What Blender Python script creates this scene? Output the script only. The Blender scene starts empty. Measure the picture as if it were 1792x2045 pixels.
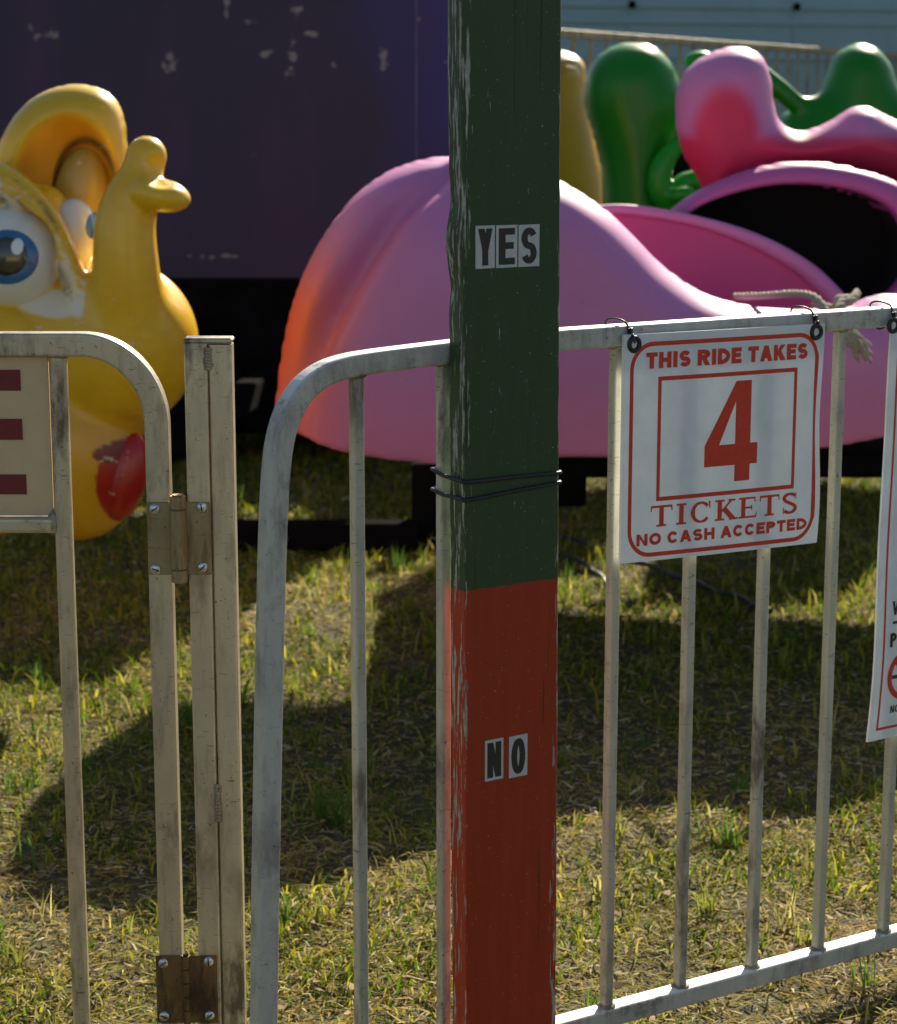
import bpy, math, random
import numpy as np
from mathutils import Matrix, Vector

# ------------------------------------------------------------------ camera, sky, sun
SC = bpy.context.scene
CAM_H, PITCH, FPX = 1.45, math.radians(11.07), 4200.0      # lens measured in 1792-wide pixels
cam_d = bpy.data.cameras.new('camera')
cam = bpy.data.objects.new('camera', cam_d)
SC.collection.objects.link(cam)
cam.location = (0, 0, CAM_H)
cam.rotation_euler = (math.pi / 2 - PITCH, 0, 0)
cam_d.sensor_fit = 'HORIZONTAL'
cam_d.sensor_width = 36.0
cam_d.lens = 36.0 * FPX / 1792.0
cam_d.clip_start = 0.05
cam_d.clip_end = 3000
cam_d.dof.use_dof = True
cam_d.dof.focus_distance = 2.95
cam_d.dof.aperture_fstop = 9.0
SC.camera = cam

SUN_AZ, SUN_EL = math.radians(19), math.radians(33.5)
w = bpy.data.worlds.new("World")
SC.world = w
w.use_nodes = True
nt = w.node_tree
for n in list(nt.nodes):
    nt.nodes.remove(n)
sky = nt.nodes.new('ShaderNodeTexSky')
sky.sky_type = 'NISHITA'
sky.sun_disc = False
sky.sun_elevation = SUN_EL
sky.sun_rotation = SUN_AZ
bg = nt.nodes.new('ShaderNodeBackground')
bg.inputs['Strength'].default_value = 0.05
wo = nt.nodes.new('ShaderNodeOutputWorld')
nt.links.new(sky.outputs[0], bg.inputs[0])
nt.links.new(bg.outputs[0], wo.inputs[0])

sd = bpy.data.lights.new('sun', 'SUN')
sd.energy = 5.0
sd.angle = math.radians(0.5)
sd.color = (1.0, 0.89, 0.70)
sun = bpy.data.objects.new('sun', sd)
SC.collection.objects.link(sun)
SUN_DIR = Vector((math.sin(SUN_AZ) * math.cos(SUN_EL), math.cos(SUN_AZ) * math.cos(SUN_EL), math.sin(SUN_EL)))
sun.rotation_euler = SUN_DIR.to_track_quat('Z', 'Y').to_euler()
sun.location = (2, 10, 10)

SC.view_settings.view_transform = 'Standard'
SC.view_settings.look = 'None'
SC.view_settings.exposure = 1.14
SC.view_settings.gamma = 1.0
SC.view_settings.use_curve_mapping = False
SC.render.engine = 'CYCLES'
SC.cycles.max_bounces = 7
SC.cycles.diffuse_bounces = 4
SC.cycles.glossy_bounces = 3
SC.cycles.transmission_bounces = 3
SC.cycles.use_denoising = True
SC.cycles.use_adaptive_sampling = True
SC.cycles.adaptive_threshold = 0.02

rng = np.random.default_rng(7)
random.seed(7)

# ------------------------------------------------------------------ measuring helpers
CT, ST = math.cos(PITCH), math.sin(PITCH)
def ray(u, v):
    a = (u - 896.0) / FPX
    b = (1022.5 - v) / FPX
    return a, CT + b * ST, -ST + b * CT
def P(u, v, Y):
    """point of the vertical plane y = Y seen at (u, v)"""
    a, dy, dz = ray(u, v)
    k = Y / dy
    return np.array([a * k, Y + 0 * k, CAM_H + dz * k]) if np.ndim(k) == 0 else np.stack([a * k, Y + 0 * k, CAM_H + dz * k], -1)
def G(u, v, z=0.0):
    """point of the level plane z seen at (u, v)"""
    a, dy, dz = ray(u, v)
    k = (z - CAM_H) / dz
    return np.array([a * k, dy * k, z])
FA = math.radians(33.0)
FD = np.array([math.cos(FA), math.sin(FA), 0.0])            # along the barrier
FN = np.array([math.sin(FA), -math.cos(FA), 0.0])           # out of the barrier, to the viewer
FO = np.array([0.159, 2.94, 0.0])
def F(u, v, off=0.0):
    """(t, z) on the plane of the barrier, pushed off metres to the viewer"""
    a, dy, dz = ray(u, v)
    d = np.array([a, dy, dz]); c = np.array([0, 0, CAM_H])
    o = FO + FN * off
    k = np.dot(o - c, FN) / np.dot(d, FN)
    p = c + d * k
    return float(np.dot(p - o, FD)), float(p[2])
def FP(t, z, off=0.0):
    p = FO + FD * t + FN * off
    return np.array([p[0], p[1], z])

# ------------------------------------------------------------------ object helpers
def link(o, parent=None):
    SC.collection.objects.link(o)
    if parent is not None:
        o.parent = parent
    return o
def tag(o, label=None, cat=None, group=None, kind=None):
    if label: o['label'] = label
    if cat: o['category'] = cat
    if group: o['group'] = group
    if kind: o['kind'] = kind
    return o
def thing(name, label, cat, loc=(0, 0, 0), rz=0.0, group=None):
    o = bpy.data.objects.new(name, None)
    o.empty_display_size = 0.1
    link(o)
    o.location = loc
    o.rotation_euler = (0, 0, rz)
    return tag(o, label, cat, group)
def mesh_obj(name, verts, faces, mat=None, parent=None, smooth=False, world=True):
    me = bpy.data.meshes.new(name)
    me.from_pydata([tuple(map(float, p)) for p in verts], [], [tuple(map(int, f)) for f in faces])
    me.validate()
    if smooth:
        me.polygons.foreach_set('use_smooth', [True] * len(me.polygons))
    me.update()
    if mat: me.materials.append(mat)
    o = bpy.data.objects.new(name, me)
    link(o)
    if parent is not None:
        o.parent = parent
        if world:                                            # vertices are given in world space
            M = Matrix.Translation(parent.location) @ parent.rotation_euler.to_matrix().to_4x4()
            o.matrix_parent_inverse = M.inverted()
    return o

class MB:
    def __init__(s): s.v, s.f = [], []
    def add(s, v, f):
        n = len(s.v); s.v += [np.asarray(p, float) for p in v]; s.f += [tuple(i + n for i in q) for q in f]; return s
    def build(s, name, mat, parent=None, smooth=False, world=True):
        return mesh_obj(name, s.v, s.f, mat, parent, smooth, world)
    def box(s, c, d, ax=None, bev=0.0):
        """bevelled box: centre, full sizes, axes (3 unit vectors)"""
        c = np.array(c, float); h = np.array(d, float) / 2
        ax = np.eye(3) if ax is None else np.array(ax, float)
        b = min(bev, min(h) * 0.9)
        if b <= 0:
            V = [c + ax[0] * h[0] * x + ax[1] * h[1] * y + ax[2] * h[2] * z for x in (-1, 1) for y in (-1, 1) for z in (-1, 1)]
            return s.add(V, [(0, 1, 3, 2), (4, 6, 7, 5), (0, 4, 5, 1), (2, 3, 7, 6), (0, 2, 6, 4), (1, 5, 7, 3)])
        V, idx = [], {}
        for x in (-1, 1):
            for y in (-1, 1):
                for z in (-1, 1):
                    for k in range(3):
                        q = h - b; q[k] = h[k]
                        idx[(x, y, z, k)] = len(V)
                        V.append(c + ax[0] * q[0] * x + ax[1] * q[1] * y + ax[2] * q[2] * z)
        Fc = []
        I = idx
        for sgn in (-1, 1):
            q = [(sgn, -1, -1, 0), (sgn, 1, -1, 0), (sgn, 1, 1, 0), (sgn, -1, 1, 0)]; Fc.append([I[a] for a in (q if sgn > 0 else q[::-1])])
            q = [(-1, sgn, -1, 1), (-1, sgn, 1, 1), (1, sgn, 1, 1), (1, sgn, -1, 1)]; Fc.append([I[a] for a in (q if sgn > 0 else q[::-1])])
            q = [(-1, -1, sgn, 2), (1, -1, sgn, 2), (1, 1, sgn, 2), (-1, 1, sgn, 2)]; Fc.append([I[a] for a in (q if sgn > 0 else q[::-1])])
        for a in (-1, 1):
            for e in (-1, 1):
                Fc.append([I[(a, e, -1, 0)], I[(a, e, 1, 0)], I[(a, e, 1, 1)], I[(a, e, -1, 1)]])
                Fc.append([I[(a, -1, e, 0)], I[(a, 1, e, 0)], I[(a, 1, e, 2)], I[(a, -1, e, 2)]])
                Fc.append([I[(-1, a, e, 1)], I[(1, a, e, 1)], I[(1, a, e, 2)], I[(-1, a, e, 2)]])
        for x in (-1, 1):
            for y in (-1, 1):
                for z in (-1, 1):
                    Fc.append([I[(x, y, z, 0)], I[(x, y, z, 1)], I[(x, y, z, 2)]])
        return s.add(V, Fc)
    def sweep(s, path, prof, nrm, caps=True):
        """sweep a closed profile [(a, b)] along a path; a is measured along nrm x tangent, b along nrm"""
        path = np.array(path, float); n = len(path)
        nrm = np.array(nrm, float)
        tan = np.zeros_like(path)
        tan[1:-1] = path[2:] - path[:-2]; tan[0] = path[1] - path[0]; tan[-1] = path[-1] - path[-2]
        tan /= np.linalg.norm(tan, axis=1)[:, None]
        V, k = [], len(prof)
        for i in range(n):
            N = nrm - tan[i] * np.dot(nrm, tan[i]); N /= np.linalg.norm(N)
            S = np.cross(N, tan[i])
            for a, b in prof: V.append(path[i] + S * a + N * b)
        Fc = []
        for i in range(n - 1):
            for j in range(k):
                j2 = (j + 1) % k
                Fc.append((i * k + j, i * k + j2, (i + 1) * k + j2, (i + 1) * k + j))
        if caps:
            Fc.append(tuple(range(k))[::-1]); Fc.append(tuple((n - 1) * k + j for j in range(k)))
        return s.add(V, Fc)
    def tube(s, path, r, seg=10, caps=True):
        path = np.array(path, float)
        r = np.full(len(path), r) if np.ndim(r) == 0 else np.array(r)
        n = len(path)
        tan = np.gradient(path, axis=0); tan /= np.linalg.norm(tan, axis=1)[:, None] + 1e-12
        N = np.cross(tan[0], [0.3, 0.2, 0.9]); N /= np.linalg.norm(N)
        V = []
        for i in range(n):
            N = N - tan[i] * np.dot(N, tan[i]); N /= np.linalg.norm(N)
            B = np.cross(tan[i], N)
            for j in range(seg):
                a = 2 * math.pi * j / seg
                V.append(path[i] + (N * math.cos(a) + B * math.sin(a)) * r[i])
        Fc = [(i * seg + j, i * seg + (j + 1) % seg, (i + 1) * seg + (j + 1) % seg, (i + 1) * seg + j) for i in range(n - 1) for j in range(seg)]
        if caps:
            Fc.append(tuple(range(seg))[::-1]); Fc.append(tuple((n - 1) * seg + j for j in range(seg)))
        return s.add(V, Fc)
    def blob(s, c, rad, ax=None, seg=14, rings=9, rough=0.0, rnd=None):
        c = np.array(c, float); ax = np.eye(3) if ax is None else np.array(ax, float)
        V, Fc = [], []
        for i in range(rings + 1):
            th = math.pi * i / rings
            for j in range(seg):
                ph = 2 * math.pi * j / seg
                k = 1 + (rough * (rnd or random).uniform(-1, 1) if rough else 0)
                q = np.array([math.sin(th) * math.cos(ph), math.sin(th) * math.sin(ph), math.cos(th)]) * rad * k
                V.append(c + ax.T @ q)
        for i in range(rings):
            for j in range(seg):
                Fc.append((i * seg + j, (i + 1) * seg + j, (i + 1) * seg + (j + 1) % seg, i * seg + (j + 1) % seg))
        return s.add(V, Fc)

def rsq(sx, sy, r, n=3):
    """rounded rectangle profile"""
    o = []
    for cx, cy, a0 in ((1, 1, 0), (-1, 1, 90), (-1, -1, 180), (1, -1, 270)):
        for i in range(n + 1):
            a = math.radians(a0 + 90 * i / n)
            o.append((cx * (sx / 2 - r) + r * math.cos(a), cy * (sy / 2 - r) + r * math.sin(a)))
    return o
def catmull(pts, n=8, closed=False):
    pts = np.array(pts, float); m = len(pts); out = []
    for i in range(m if closed else m - 1):
        if closed: p0, p1, p2, p3 = pts[(i - 1) % m], pts[i], pts[(i + 1) % m], pts[(i + 2) % m]
        else: p0, p1, p2, p3 = pts[max(i - 1, 0)], pts[i], pts[i + 1], pts[min(i + 2, m - 1)]
        for j in range(n):
            t = j / n
            out.append(0.5 * ((2 * p1) + (-p0 + p2) * t + (2 * p0 - 5 * p1 + 4 * p2 - p3) * t * t + (-p0 + 3 * p1 - 3 * p2 + p3) * t ** 3))
    if not closed: out.append(pts[-1])
    return np.array(out)

# ------------------------------------------------------------------ materials
def newmat(name):
    m = bpy.data.materials.new(name); m.use_nodes = True
    t = m.node_tree
    return m, t, t.nodes['Principled BSDF'], t.nodes, t.links
def L(t, a, b): t.links.new(a, b)
def coords(t, scale=(1, 1, 1), kind='Object'):
    c = t.nodes.new('ShaderNodeTexCoord'); mp = t.nodes.new('ShaderNodeMapping')
    mp.inputs['Scale'].default_value = scale
    L(t, c.outputs[kind], mp.inputs[0]); return mp.outputs[0]
def noise(t, vec, scale, detail=4, rough=0.55, dist=0.0):
    n = t.nodes.new('ShaderNodeTexNoise'); n.inputs['Scale'].default_value = scale
    n.inputs['Detail'].default_value = detail; n.inputs['Roughness'].default_value = rough
    n.inputs['Distortion'].default_value = dist
    L(t, vec, n.inputs['Vector']); return n.outputs['Fac']
def ramp(t, fac, stops, interp='LINEAR'):
    r = t.nodes.new('ShaderNodeValToRGB'); r.color_ramp.interpolation = interp
    e = r.color_ramp.elements
    while len(e) < len(stops): e.new(0.5)
    for i, (p, c) in enumerate(stops):
        e[i].position = p
        e[i].color = (c, c, c, 1) if np.ndim(c) == 0 else (*c, 1)
    L(t, fac, r.inputs[0]); return r.outputs[0]
def mix(t, fac, a, b, mode='MIX'):
    m = t.nodes.new('ShaderNodeMix'); m.data_type = 'RGBA'; m.blend_type = mode
    for sock, val in ((m.inputs[0], fac), (m.inputs[6], a), (m.inputs[7], b)):
        if hasattr(val, 'links'): L(t, val, sock)
        elif np.ndim(val) == 0: sock.default_value = val
        else: sock.default_value = (*val, 1)
    return m.outputs[2]
def math_(t, op, a, b=0.0, clamp=False):
    m = t.nodes.new('ShaderNodeMath'); m.operation = op; m.use_clamp = clamp
    for sock, val in ((m.inputs[0], a), (m.inputs[1], b)):
        if hasattr(val, 'links'): L(t, val, sock)
        else: sock.default_value = val
    return m.outputs[0]
def bump(t, h, strength, dist=0.001, bsdf=None):
    b = t.nodes.new('ShaderNodeBump'); b.inputs['Strength'].default_value = strength
    b.inputs['Distance'].default_value = dist
    L(t, h, b.inputs['Height'])
    if bsdf: L(t, b.outputs[0], bsdf.inputs['Normal'])
    return b.outputs[0]
def sepxyz(t, vec):
    s = t.nodes.new('ShaderNodeSeparateXYZ'); L(t, vec, s.inputs[0]); return s.outputs

def metal_mat(name, base, dark, metallic=0.35, rough=0.42, grime=0.5, paint=None):
    m, t, b, N, K = newmat(name)
    v = coords(t)
    big = noise(t, v, 9, 5, 0.6)
    col = mix(t, ramp(t, big, [(0.35, 0.0), (0.7, 1.0)]), base, [c * 0.78 for c in base])
    vs = coords(t, (1, 1, 0.16))
    st = noise(t, vs, 70, 5, 0.65)
    col = mix(t, ramp(t, st, [(0.53, 0.0), (0.75, grime)]), col, dark)
    fl = noise(t, v, 120, 4, 0.75)
    col = mix(t, ramp(t, fl, [(0.63, 0.0), (0.68, 0.85)]), col, dark)
    vh = coords(t, (0.12, 0.12, 1))
    sc = noise(t, vh, 420, 2, 0.5, 0.6)
    col = mix(t, ramp(t, sc, [(0.67, 0.0), (0.71, 0.6)]), col, dark)
    sm = noise(t, coords(t, (1, 1, 0.35)), 22, 5, 0.7); sm2 = noise(t, v, 3.5, 2, 0.5)
    smk = math_(t, 'MULTIPLY', ramp(t, sm, [(0.47, 0.0), (0.62, 0.85)]), ramp(t, sm2, [(0.44, 0.0), (0.58, 1.0)]))
    col = mix(t, smk, col, [c * 1.3 for c in dark])
    if paint:                                                # flaking paint on top of the metal
        pn = noise(t, v, 26, 6, 0.7)
        up = t.nodes.new('ShaderNodeNewGeometry')
        nz = sepxyz(t, up.outputs['Normal'])[2]
        f = math_(t, 'ADD', ramp(t, pn, [(0.38, 0.0), (0.46, 1.0)]), 0)
        k = math_(t, 'MULTIPLY', f, ramp(t, nz, [(0.3, 0.25), (0.8, 1.0)]))
        col = mix(t, k, col, paint)
    L(t, col, b.inputs['Base Color'])
    b.inputs['Metallic'].default_value = metallic
    rg = ramp(t, big, [(0.2, rough * 0.75), (0.8, min(1, rough * 1.35))])
    L(t, rg, b.inputs['Roughness'])
    bump(t, noise(t, v, 300, 3, 0.6), 0.25, 0.0006, b)
    return m

def gloss_paint(name, wear=(0.7, 0.68, 0.6), wear_at=0.7, rough=0.3, spec=0.5, coat=0.25):
    """fibreglass paint; colour is the 'paint' attribute of the mesh"""
    m, t, b, N, K = newmat(name)
    a = N.new('ShaderNodeVertexColor'); a.layer_name = 'paint'
    v = coords(t)
    n1 = noise(t, v, 5, 5, 0.6)
    col = mix(t, ramp(t, n1, [(0.3, 0.0), (0.75, 0.35)]), a.outputs[0], mix(t, 1.0, a.outputs[0], (0.72, 0.7, 0.68), 'MULTIPLY'))
    n2 = noise(t, coords(t, (1, 1, 1.8)), 22, 6, 0.72)
    n3 = noise(t, v, 3.0, 2, 0.5)
    msk = math_(t, 'MULTIPLY', ramp(t, n2, [(wear_at - 0.03, 0.0), (wear_at, 1.0)]), ramp(t, n3, [(0.48, 0.0), (0.56, 0.8)]))
    col = mix(t, msk, col, wear)
    n4 = noise(t, v, 60, 4, 0.7)
    col = mix(t, ramp(t, n4, [(0.68, 0.0), (0.72, 0.45)]), col, (0.10, 0.08, 0.06))
    L(t, col, b.inputs['Base Color'])
    b.inputs['Roughness'].default_value = rough
    b.inputs['Specular IOR Level'].default_value = spec
    b.inputs['Coat Weight'].default_value = coat
    b.inputs['Coat Roughness'].default_value = 0.18
    bump(t, n1, 0.12, 0.01, b)
    return m
def plain(name, col, rough=0.6, metallic=0.0, var=0.25, scale=30, bmp=0.2, coat=0.0):
    m, t, b, N, K = newmat(name)
    v = coords(t)
    n = noise(t, v, scale, 5, 0.65)
    c = mix(t, ramp(t, n, [(0.3, 0.0), (0.7, 1.0)]), [x * (1 - var) for x in col], [min(1, x * (1 + var)) for x in col])
    L(t, c, b.inputs['Base Color'])
    b.inputs['Roughness'].default_value = rough
    b.inputs['Metallic'].default_value = metallic
    b.inputs['Coat Weight'].default_value = coat
    if bmp: bump(t, n, bmp, 0.002, b)
    return m

M_BARRIER = metal_mat('barrier_paint', (0.46, 0.48, 0.42), (0.05, 0.045, 0.035), 0.15, 0.5, 0.6, paint=(0.82, 0.78, 0.74))
M_BAR = metal_mat('bar_metal', (0.54, 0.53, 0.42), (0.07, 0.055, 0.04), 0.15, 0.5, 0.4)
M_GATE = metal_mat('gate_aluminium', (0.62, 0.55, 0.40), (0.05, 0.04, 0.03), 0.55, 0.36, 0.4)
M_WELD = metal_mat('weld_bead', (0.36, 0.32, 0.23), (0.07, 0.06, 0.04), 0.5, 0.5, 0.7)
M_HINGE = metal_mat('hinge_plate', (0.34, 0.28, 0.15), (0.14, 0.06, 0.02), 0.5, 0.5, 0.9)
M_RUST = metal_mat('rusty_hinge', (0.20, 0.115, 0.035), (0.022, 0.012, 0.007), 0.3, 0.6, 1.0)
M_SCREW = plain('screw_steel', (0.55, 0.58, 0.62), 0.3, 0.9, 0.2, 200, 0.1)
M_BLACK = plain('black_rubber', (0.012, 0.014, 0.018), 0.4, 0.0, 0.3, 60, 0.1)
M_STEEL = plain('dark_steel', (0.007, 0.007, 0.008), 1.0, 0.0, 0.4, 12, 0.3)
M_STEEL.node_tree.nodes['Principled BSDF'].inputs['Specular IOR Level'].default_value = 0.02
M_ROPE = plain('rope_fibre', (0.42, 0.37, 0.29), 0.9, 0.0, 0.4, 260, 0.8)
M_CABLE = plain('cable_rubber', (0.03, 0.035, 0.035), 0.5)
M_REDINK = plain('red_ink', (0.64, 0.042, 0.016), 0.55, 0, 0.12, 90, 0)
M_DRED = plain('dark_red_letters', (0.17, 0.012, 0.012), 0.55, 0, 0.15, 60, 0)
M_BLACKINK = plain('black_ink', (0.02, 0.022, 0.016), 0.5, 0, 0.3, 200, 0)
M_STICK = plain('sticker_vinyl', (0.50, 0.53, 0.52), 0.5, 0, 0.1, 120, 0)

def board_mat():
    m, t, b, N, K = newmat('board_paint')
    v = coords(t)
    x, y, z = sepxyz(t, v)[0:3]
    n = noise(t, v, 18, 4, 0.6)
    edge = math_(t, 'ADD', z, math_(t, 'MULTIPLY', math_(t, 'SUBTRACT', n, 0.5), 0.012))
    isg = ramp(t, math_(t, 'MULTIPLY', math_(t, 'SUBTRACT', edge, ZCOL), 400), [(0.45, 0.0), (0.55, 1.0)])
    vs = coords(t, (1, 1, 0.08))
    gr = noise(t, vs, 60, 5, 0.6)
    g = mix(t, gr, (0.022, 0.054, 0.018), (0.038, 0.076, 0.028))
    r = mix(t, gr, (0.27, 0.024, 0.006), (0.40, 0.040, 0.011))
    col = mix(t, isg, r, g)
    # paint lost along the arrises and in small flecks: bare grey wood and old white primer
    ax = math_(t, 'ABSOLUTE', x)
    e1 = ramp(t, ax, [(0.064, 0.0), (0.0755, 1.0)])
    chip_n = noise(t, coords(t, (3.0, 3.0, 0.26)), 60, 7, 0.70)
    big_n = noise(t, coords(t, (1, 1, 0.5)), 7, 2, 0.5)
    thr = math_(t, 'ADD', chip_n, math_(t, 'ADD', math_(t, 'MULTIPLY', e1, 0.15), math_(t, 'MULTIPLY', math_(t, 'SUBTRACT', big_n, 0.5), 0.14)))
    chip = ramp(t, thr, [(0.69, 0.0), (0.705, 1.0)])
    wood = mix(t, noise(t, v, 90, 3, 0.6), (0.13, 0.12, 0.10), (0.55, 0.55, 0.50))
    col = mix(t, chip, col, wood)
    crk = noise(t, coords(t, (1.4, 1.4, 0.03)), 90, 3, 0.6)
    col = mix(t, ramp(t, crk, [(0.66, 0.0), (0.70, 0.75)]), col, (0.015, 0.02, 0.012))
    fl = noise(t, v, 330, 2, 0.5)
    col = mix(t, ramp(t, fl, [(0.735, 0.0), (0.75, 0.8)]), col, (0.5, 0.48, 0.42))
    L(t, col, b.inputs['Base Color'])
    b.inputs['Roughness'].default_value = 0.5
    b.inputs['Specular IOR Level'].default_value = 0.35
    hh = math_(t, 'SUBTRACT', math_(t, 'MULTIPLY', gr, 0.5), math_(t, 'ADD', math_(t, 'MULTIPLY', chip, 0.7), math_(t, 'MULTIPLY', ramp(t, crk, [(0.62, 0.0), (0.70, 1.0)]), 0.8)))
    bump(t, hh, 0.55, 0.0012, b)
    return m

def plastic_sheet(name, col, trans=0.35, flute=True):
    m, t, b, N, K = newmat(name)
    v = coords(t)
    n = noise(t, v, 16, 5, 0.65)
    c = mix(t, ramp(t, n, [(0.35, 0.0), (0.7, 1.0)]), col, [x * 0.88 for x in col])
    fl = noise(t, v, 140, 4, 0.75)
    c = mix(t, ramp(t, fl, [(0.70, 0.0), (0.74, 0.5)]), c, (0.3, 0.24, 0.14))
    L(t, c, b.inputs['Base Color'])
    b.inputs['Roughness'].default_value = 0.45
    if flute:
        w = N.new('ShaderNodeTexWave'); w.wave_type = 'BANDS'; w.bands_direction = 'X'
        w.inputs['Scale'].default_value = 80
        L(t, v, w.inputs[0])
        bump(t, w.outputs['Fac'], 0.10, 0.0006, b)
    tr = N.new('ShaderNodeBsdfTranslucent'); L(t, c, tr.inputs[0])
    ms = N.new('ShaderNodeMixShader'); ms.inputs[0].default_value = trans
    L(t, b.outputs[0], ms.inputs[1]); L(t, tr.outputs[0], ms.inputs[2])
    L(t, ms.outputs[0], N['Material Output'].inputs[0])
    return m
M_SHEET = plastic_sheet('corrugated_plastic', (0.88, 0.92, 0.94), 0.14)
M_PLY = plain('beige_panel', (0.62, 0.46, 0.27), 0.6, 0, 0.12, 10, 0.1)

# ------------------------------------------------------------------ implicit surfaces for the fibreglass figures
class Field:
    """signed distance grid in picture-scaled units (u right, v down, w away), laid on the plane y = Y0"""
    def __init__(s, Y0, u0, u1, v0, v1, w0, w1, h):
        s.Y0, s.h = Y0, h
        s.u = np.arange(u0, u1 + h, h, dtype=np.float32); s.v = np.arange(v0, v1 + h, h, dtype=np.float32); s.w = np.arange(w0, w1 + h, h, dtype=np.float32)
        s.U, s.V, s.W = np.meshgrid(s.u, s.v, s.w, indexing='ij', sparse=True)
        s.f = np.full((len(s.u), len(s.v), len(s.w)), 1e3, np.float32)
        s.px = (Y0 * CT) / FPX
    def seen(s, c):
        k = c[2] * s.px / s.Y0
        return (896 + (c[0] - 896) * (1 + k), 200 + (c[1] - 200) * (1 + k)) + tuple(c[2:])
    def ell(s, c, r, rot=0.0):
        c = s.seen(c)
        du, dv, dw = s.U - c[0], s.V - c[1], s.W - c[2]
        if rot:
            a = math.radians(rot); du, dv = du * math.cos(a) + dv * math.sin(a), -du * math.sin(a) + dv * math.cos(a)
        k0 = np.sqrt((du / r[0]) ** 2 + (dv / r[1]) ** 2 + (dw / r[2]) ** 2)
        k1 = np.sqrt((du / r[0] ** 2) ** 2 + (dv / r[1] ** 2) ** 2 + (dw / r[2] ** 2) ** 2) + 1e-6
        return k0 * (k0 - 1) / k1
    def chain(s, pts, n=5):
        """tube through (u, v, w, r) points"""
        q = catmull([s.seen(p_) for p_ in pts], n)
        out = np.full(s.f.shape, 1e3, np.float32)
        for a, b in zip(q[:-1], q[1:]):
            d = b[:3] - a[:3]; L2 = float(d @ d) + 1e-6
            t = np.clip(((s.U - a[0]) * d[0] + (s.V - a[1]) * d[1] + (s.W - a[2]) * d[2]) / L2, 0, 1)
            dist = np.sqrt((s.U - a[0] - t * d[0]) ** 2 + (s.V - a[1] - t * d[1]) ** 2 + (s.W - a[2] - t * d[2]) ** 2) - (a[3] + (b[3] - a[3]) * t)
            out = np.minimum(out, dist)
        return out
    def poly2(s, pts, closed=True, n=6, spline=True):
        """signed 2-D distance to an outline (negative inside), or to an open line"""
        q = catmull(pts, n, closed) if spline else np.array(pts, float)
        U, V = s.U[:, :, 0], s.V[:, :, 0]
        d = np.full((len(s.u), len(s.v)), 1e9); ins = np.zeros(d.shape, bool)
        m = len(q)
        for i in range(m if closed else m - 1):
            a, b = q[i], q[(i + 1) % m]
            e = b - a; L2 = float(e @ e) + 1e-9
            t = np.clip(((U - a[0]) * e[0] + (V - a[1]) * e[1]) / L2, 0, 1)
            d = np.minimum(d, (U - a[0] - t * e[0]) ** 2 + (V - a[1] - t * e[1]) ** 2)
            if closed and a[1] != b[1]:
                c = ((a[1] > V) != (b[1] > V)) & (U < (b[0] - a[0]) * (V - a[1]) / (b[1] - a[1]) + a[0])
                ins ^= c
        d = np.sqrt(d)
        if closed: d = np.where(ins, -d, d)
        return d
    def pillow(s, pts, R, Tf, Tb=None, w0=0.0, front=None, n=6, mid=None):
        """outline blown up to a cushion: R = how far in the edge rounds, Tf / Tb = front / back half depth"""
        d = s.poly2(pts, n=n)
        Tb = Tf if Tb is None else Tb
        q = np.clip(-d / R, 0, 1)
        prof = np.sqrt(1 - (1 - q) ** 2)
        m = w0 if mid is None else mid
        fr = prof * Tf; 
        if front is not None: fr = fr + front * prof
        bk = prof * Tb
        W = s.W; md = m if np.ndim(m) == 0 else m[:, :, None]
        g = np.maximum((md - W) - fr[:, :, None], (W - md) - bk[:, :, None])
        k = R / np.maximum(Tf, R) * 0.7
        if np.ndim(k): k = k[:, :, None]
        out = np.where(d[:, :, None] > 0, np.sqrt(np.maximum(d[:, :, None], 0) ** 2 + np.maximum(np.abs(W - md) , 0) ** 2), g * k)
        return out.astype(np.float32)
    def add(s, g, k=0.0):
        if k <= 0: s.f = np.minimum(s.f, g)
        else:
            h = np.clip(0.5 + 0.5 * (s.f - g) / k, 0, 1); s.f = s.f * (1 - h) + g * h - k * h * (1 - h)
        return s
    def cut(s, g, k=0.0):
        g = -g
        if k <= 0: s.f = np.maximum(s.f, g)
        else:
            h = np.clip(0.5 - 0.5 * (s.f - g) / k, 0, 1); s.f = s.f * (1 - h) + g * h + k * h * (1 - h)
        return s
    def mesh(s, name, mat, parent, paint, smooth_it=1, mat2=None, where=None):
        f = s.f.copy(); big = 50.0
        f[0] = f[-1] = big; f[:, 0] = f[:, -1] = big; f[:, :, 0] = f[:, :, -1] = big
        sg = f < 0
        nx, ny, nz = f.shape
        C = [(i, j, k) for i in (0, 1) for j in (0, 1) for k in (0, 1)]
        def sl(i, j, k): return (slice(i, nx - 1 + i), slice(j, ny - 1 + j), slice(k, nz - 1 + k))
        cnt = sum(sg[sl(*c)].astype(np.int8) for c in C)
        act = (cnt > 0) & (cnt < 8)
        ci, cj, ck = np.nonzero(act)
        idx = -np.ones(act.shape, np.int64); idx[act] = np.arange(len(ci))
        acc = np.zeros((len(ci), 3)); num = np.zeros(len(ci))
        for a in C:
            for ax in range(3):
                if a[ax]: continue
                b = list(a); b[ax] = 1
                fa = f[ci + a[0], cj + a[1], ck + a[2]]; fb = f[ci + b[0], cj + b[1], ck + b[2]]
                x = (fa < 0) != (fb < 0)
                t = fa / np.where(x, fa - fb, 1)
                p = np.stack([ci + a[0], cj + a[1], ck + a[2]], 1).astype(float); p[:, ax] += t
                acc[x] += p[x]; num[x] += 1
        pos = acc / num[:, None]
        quads = []
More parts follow.
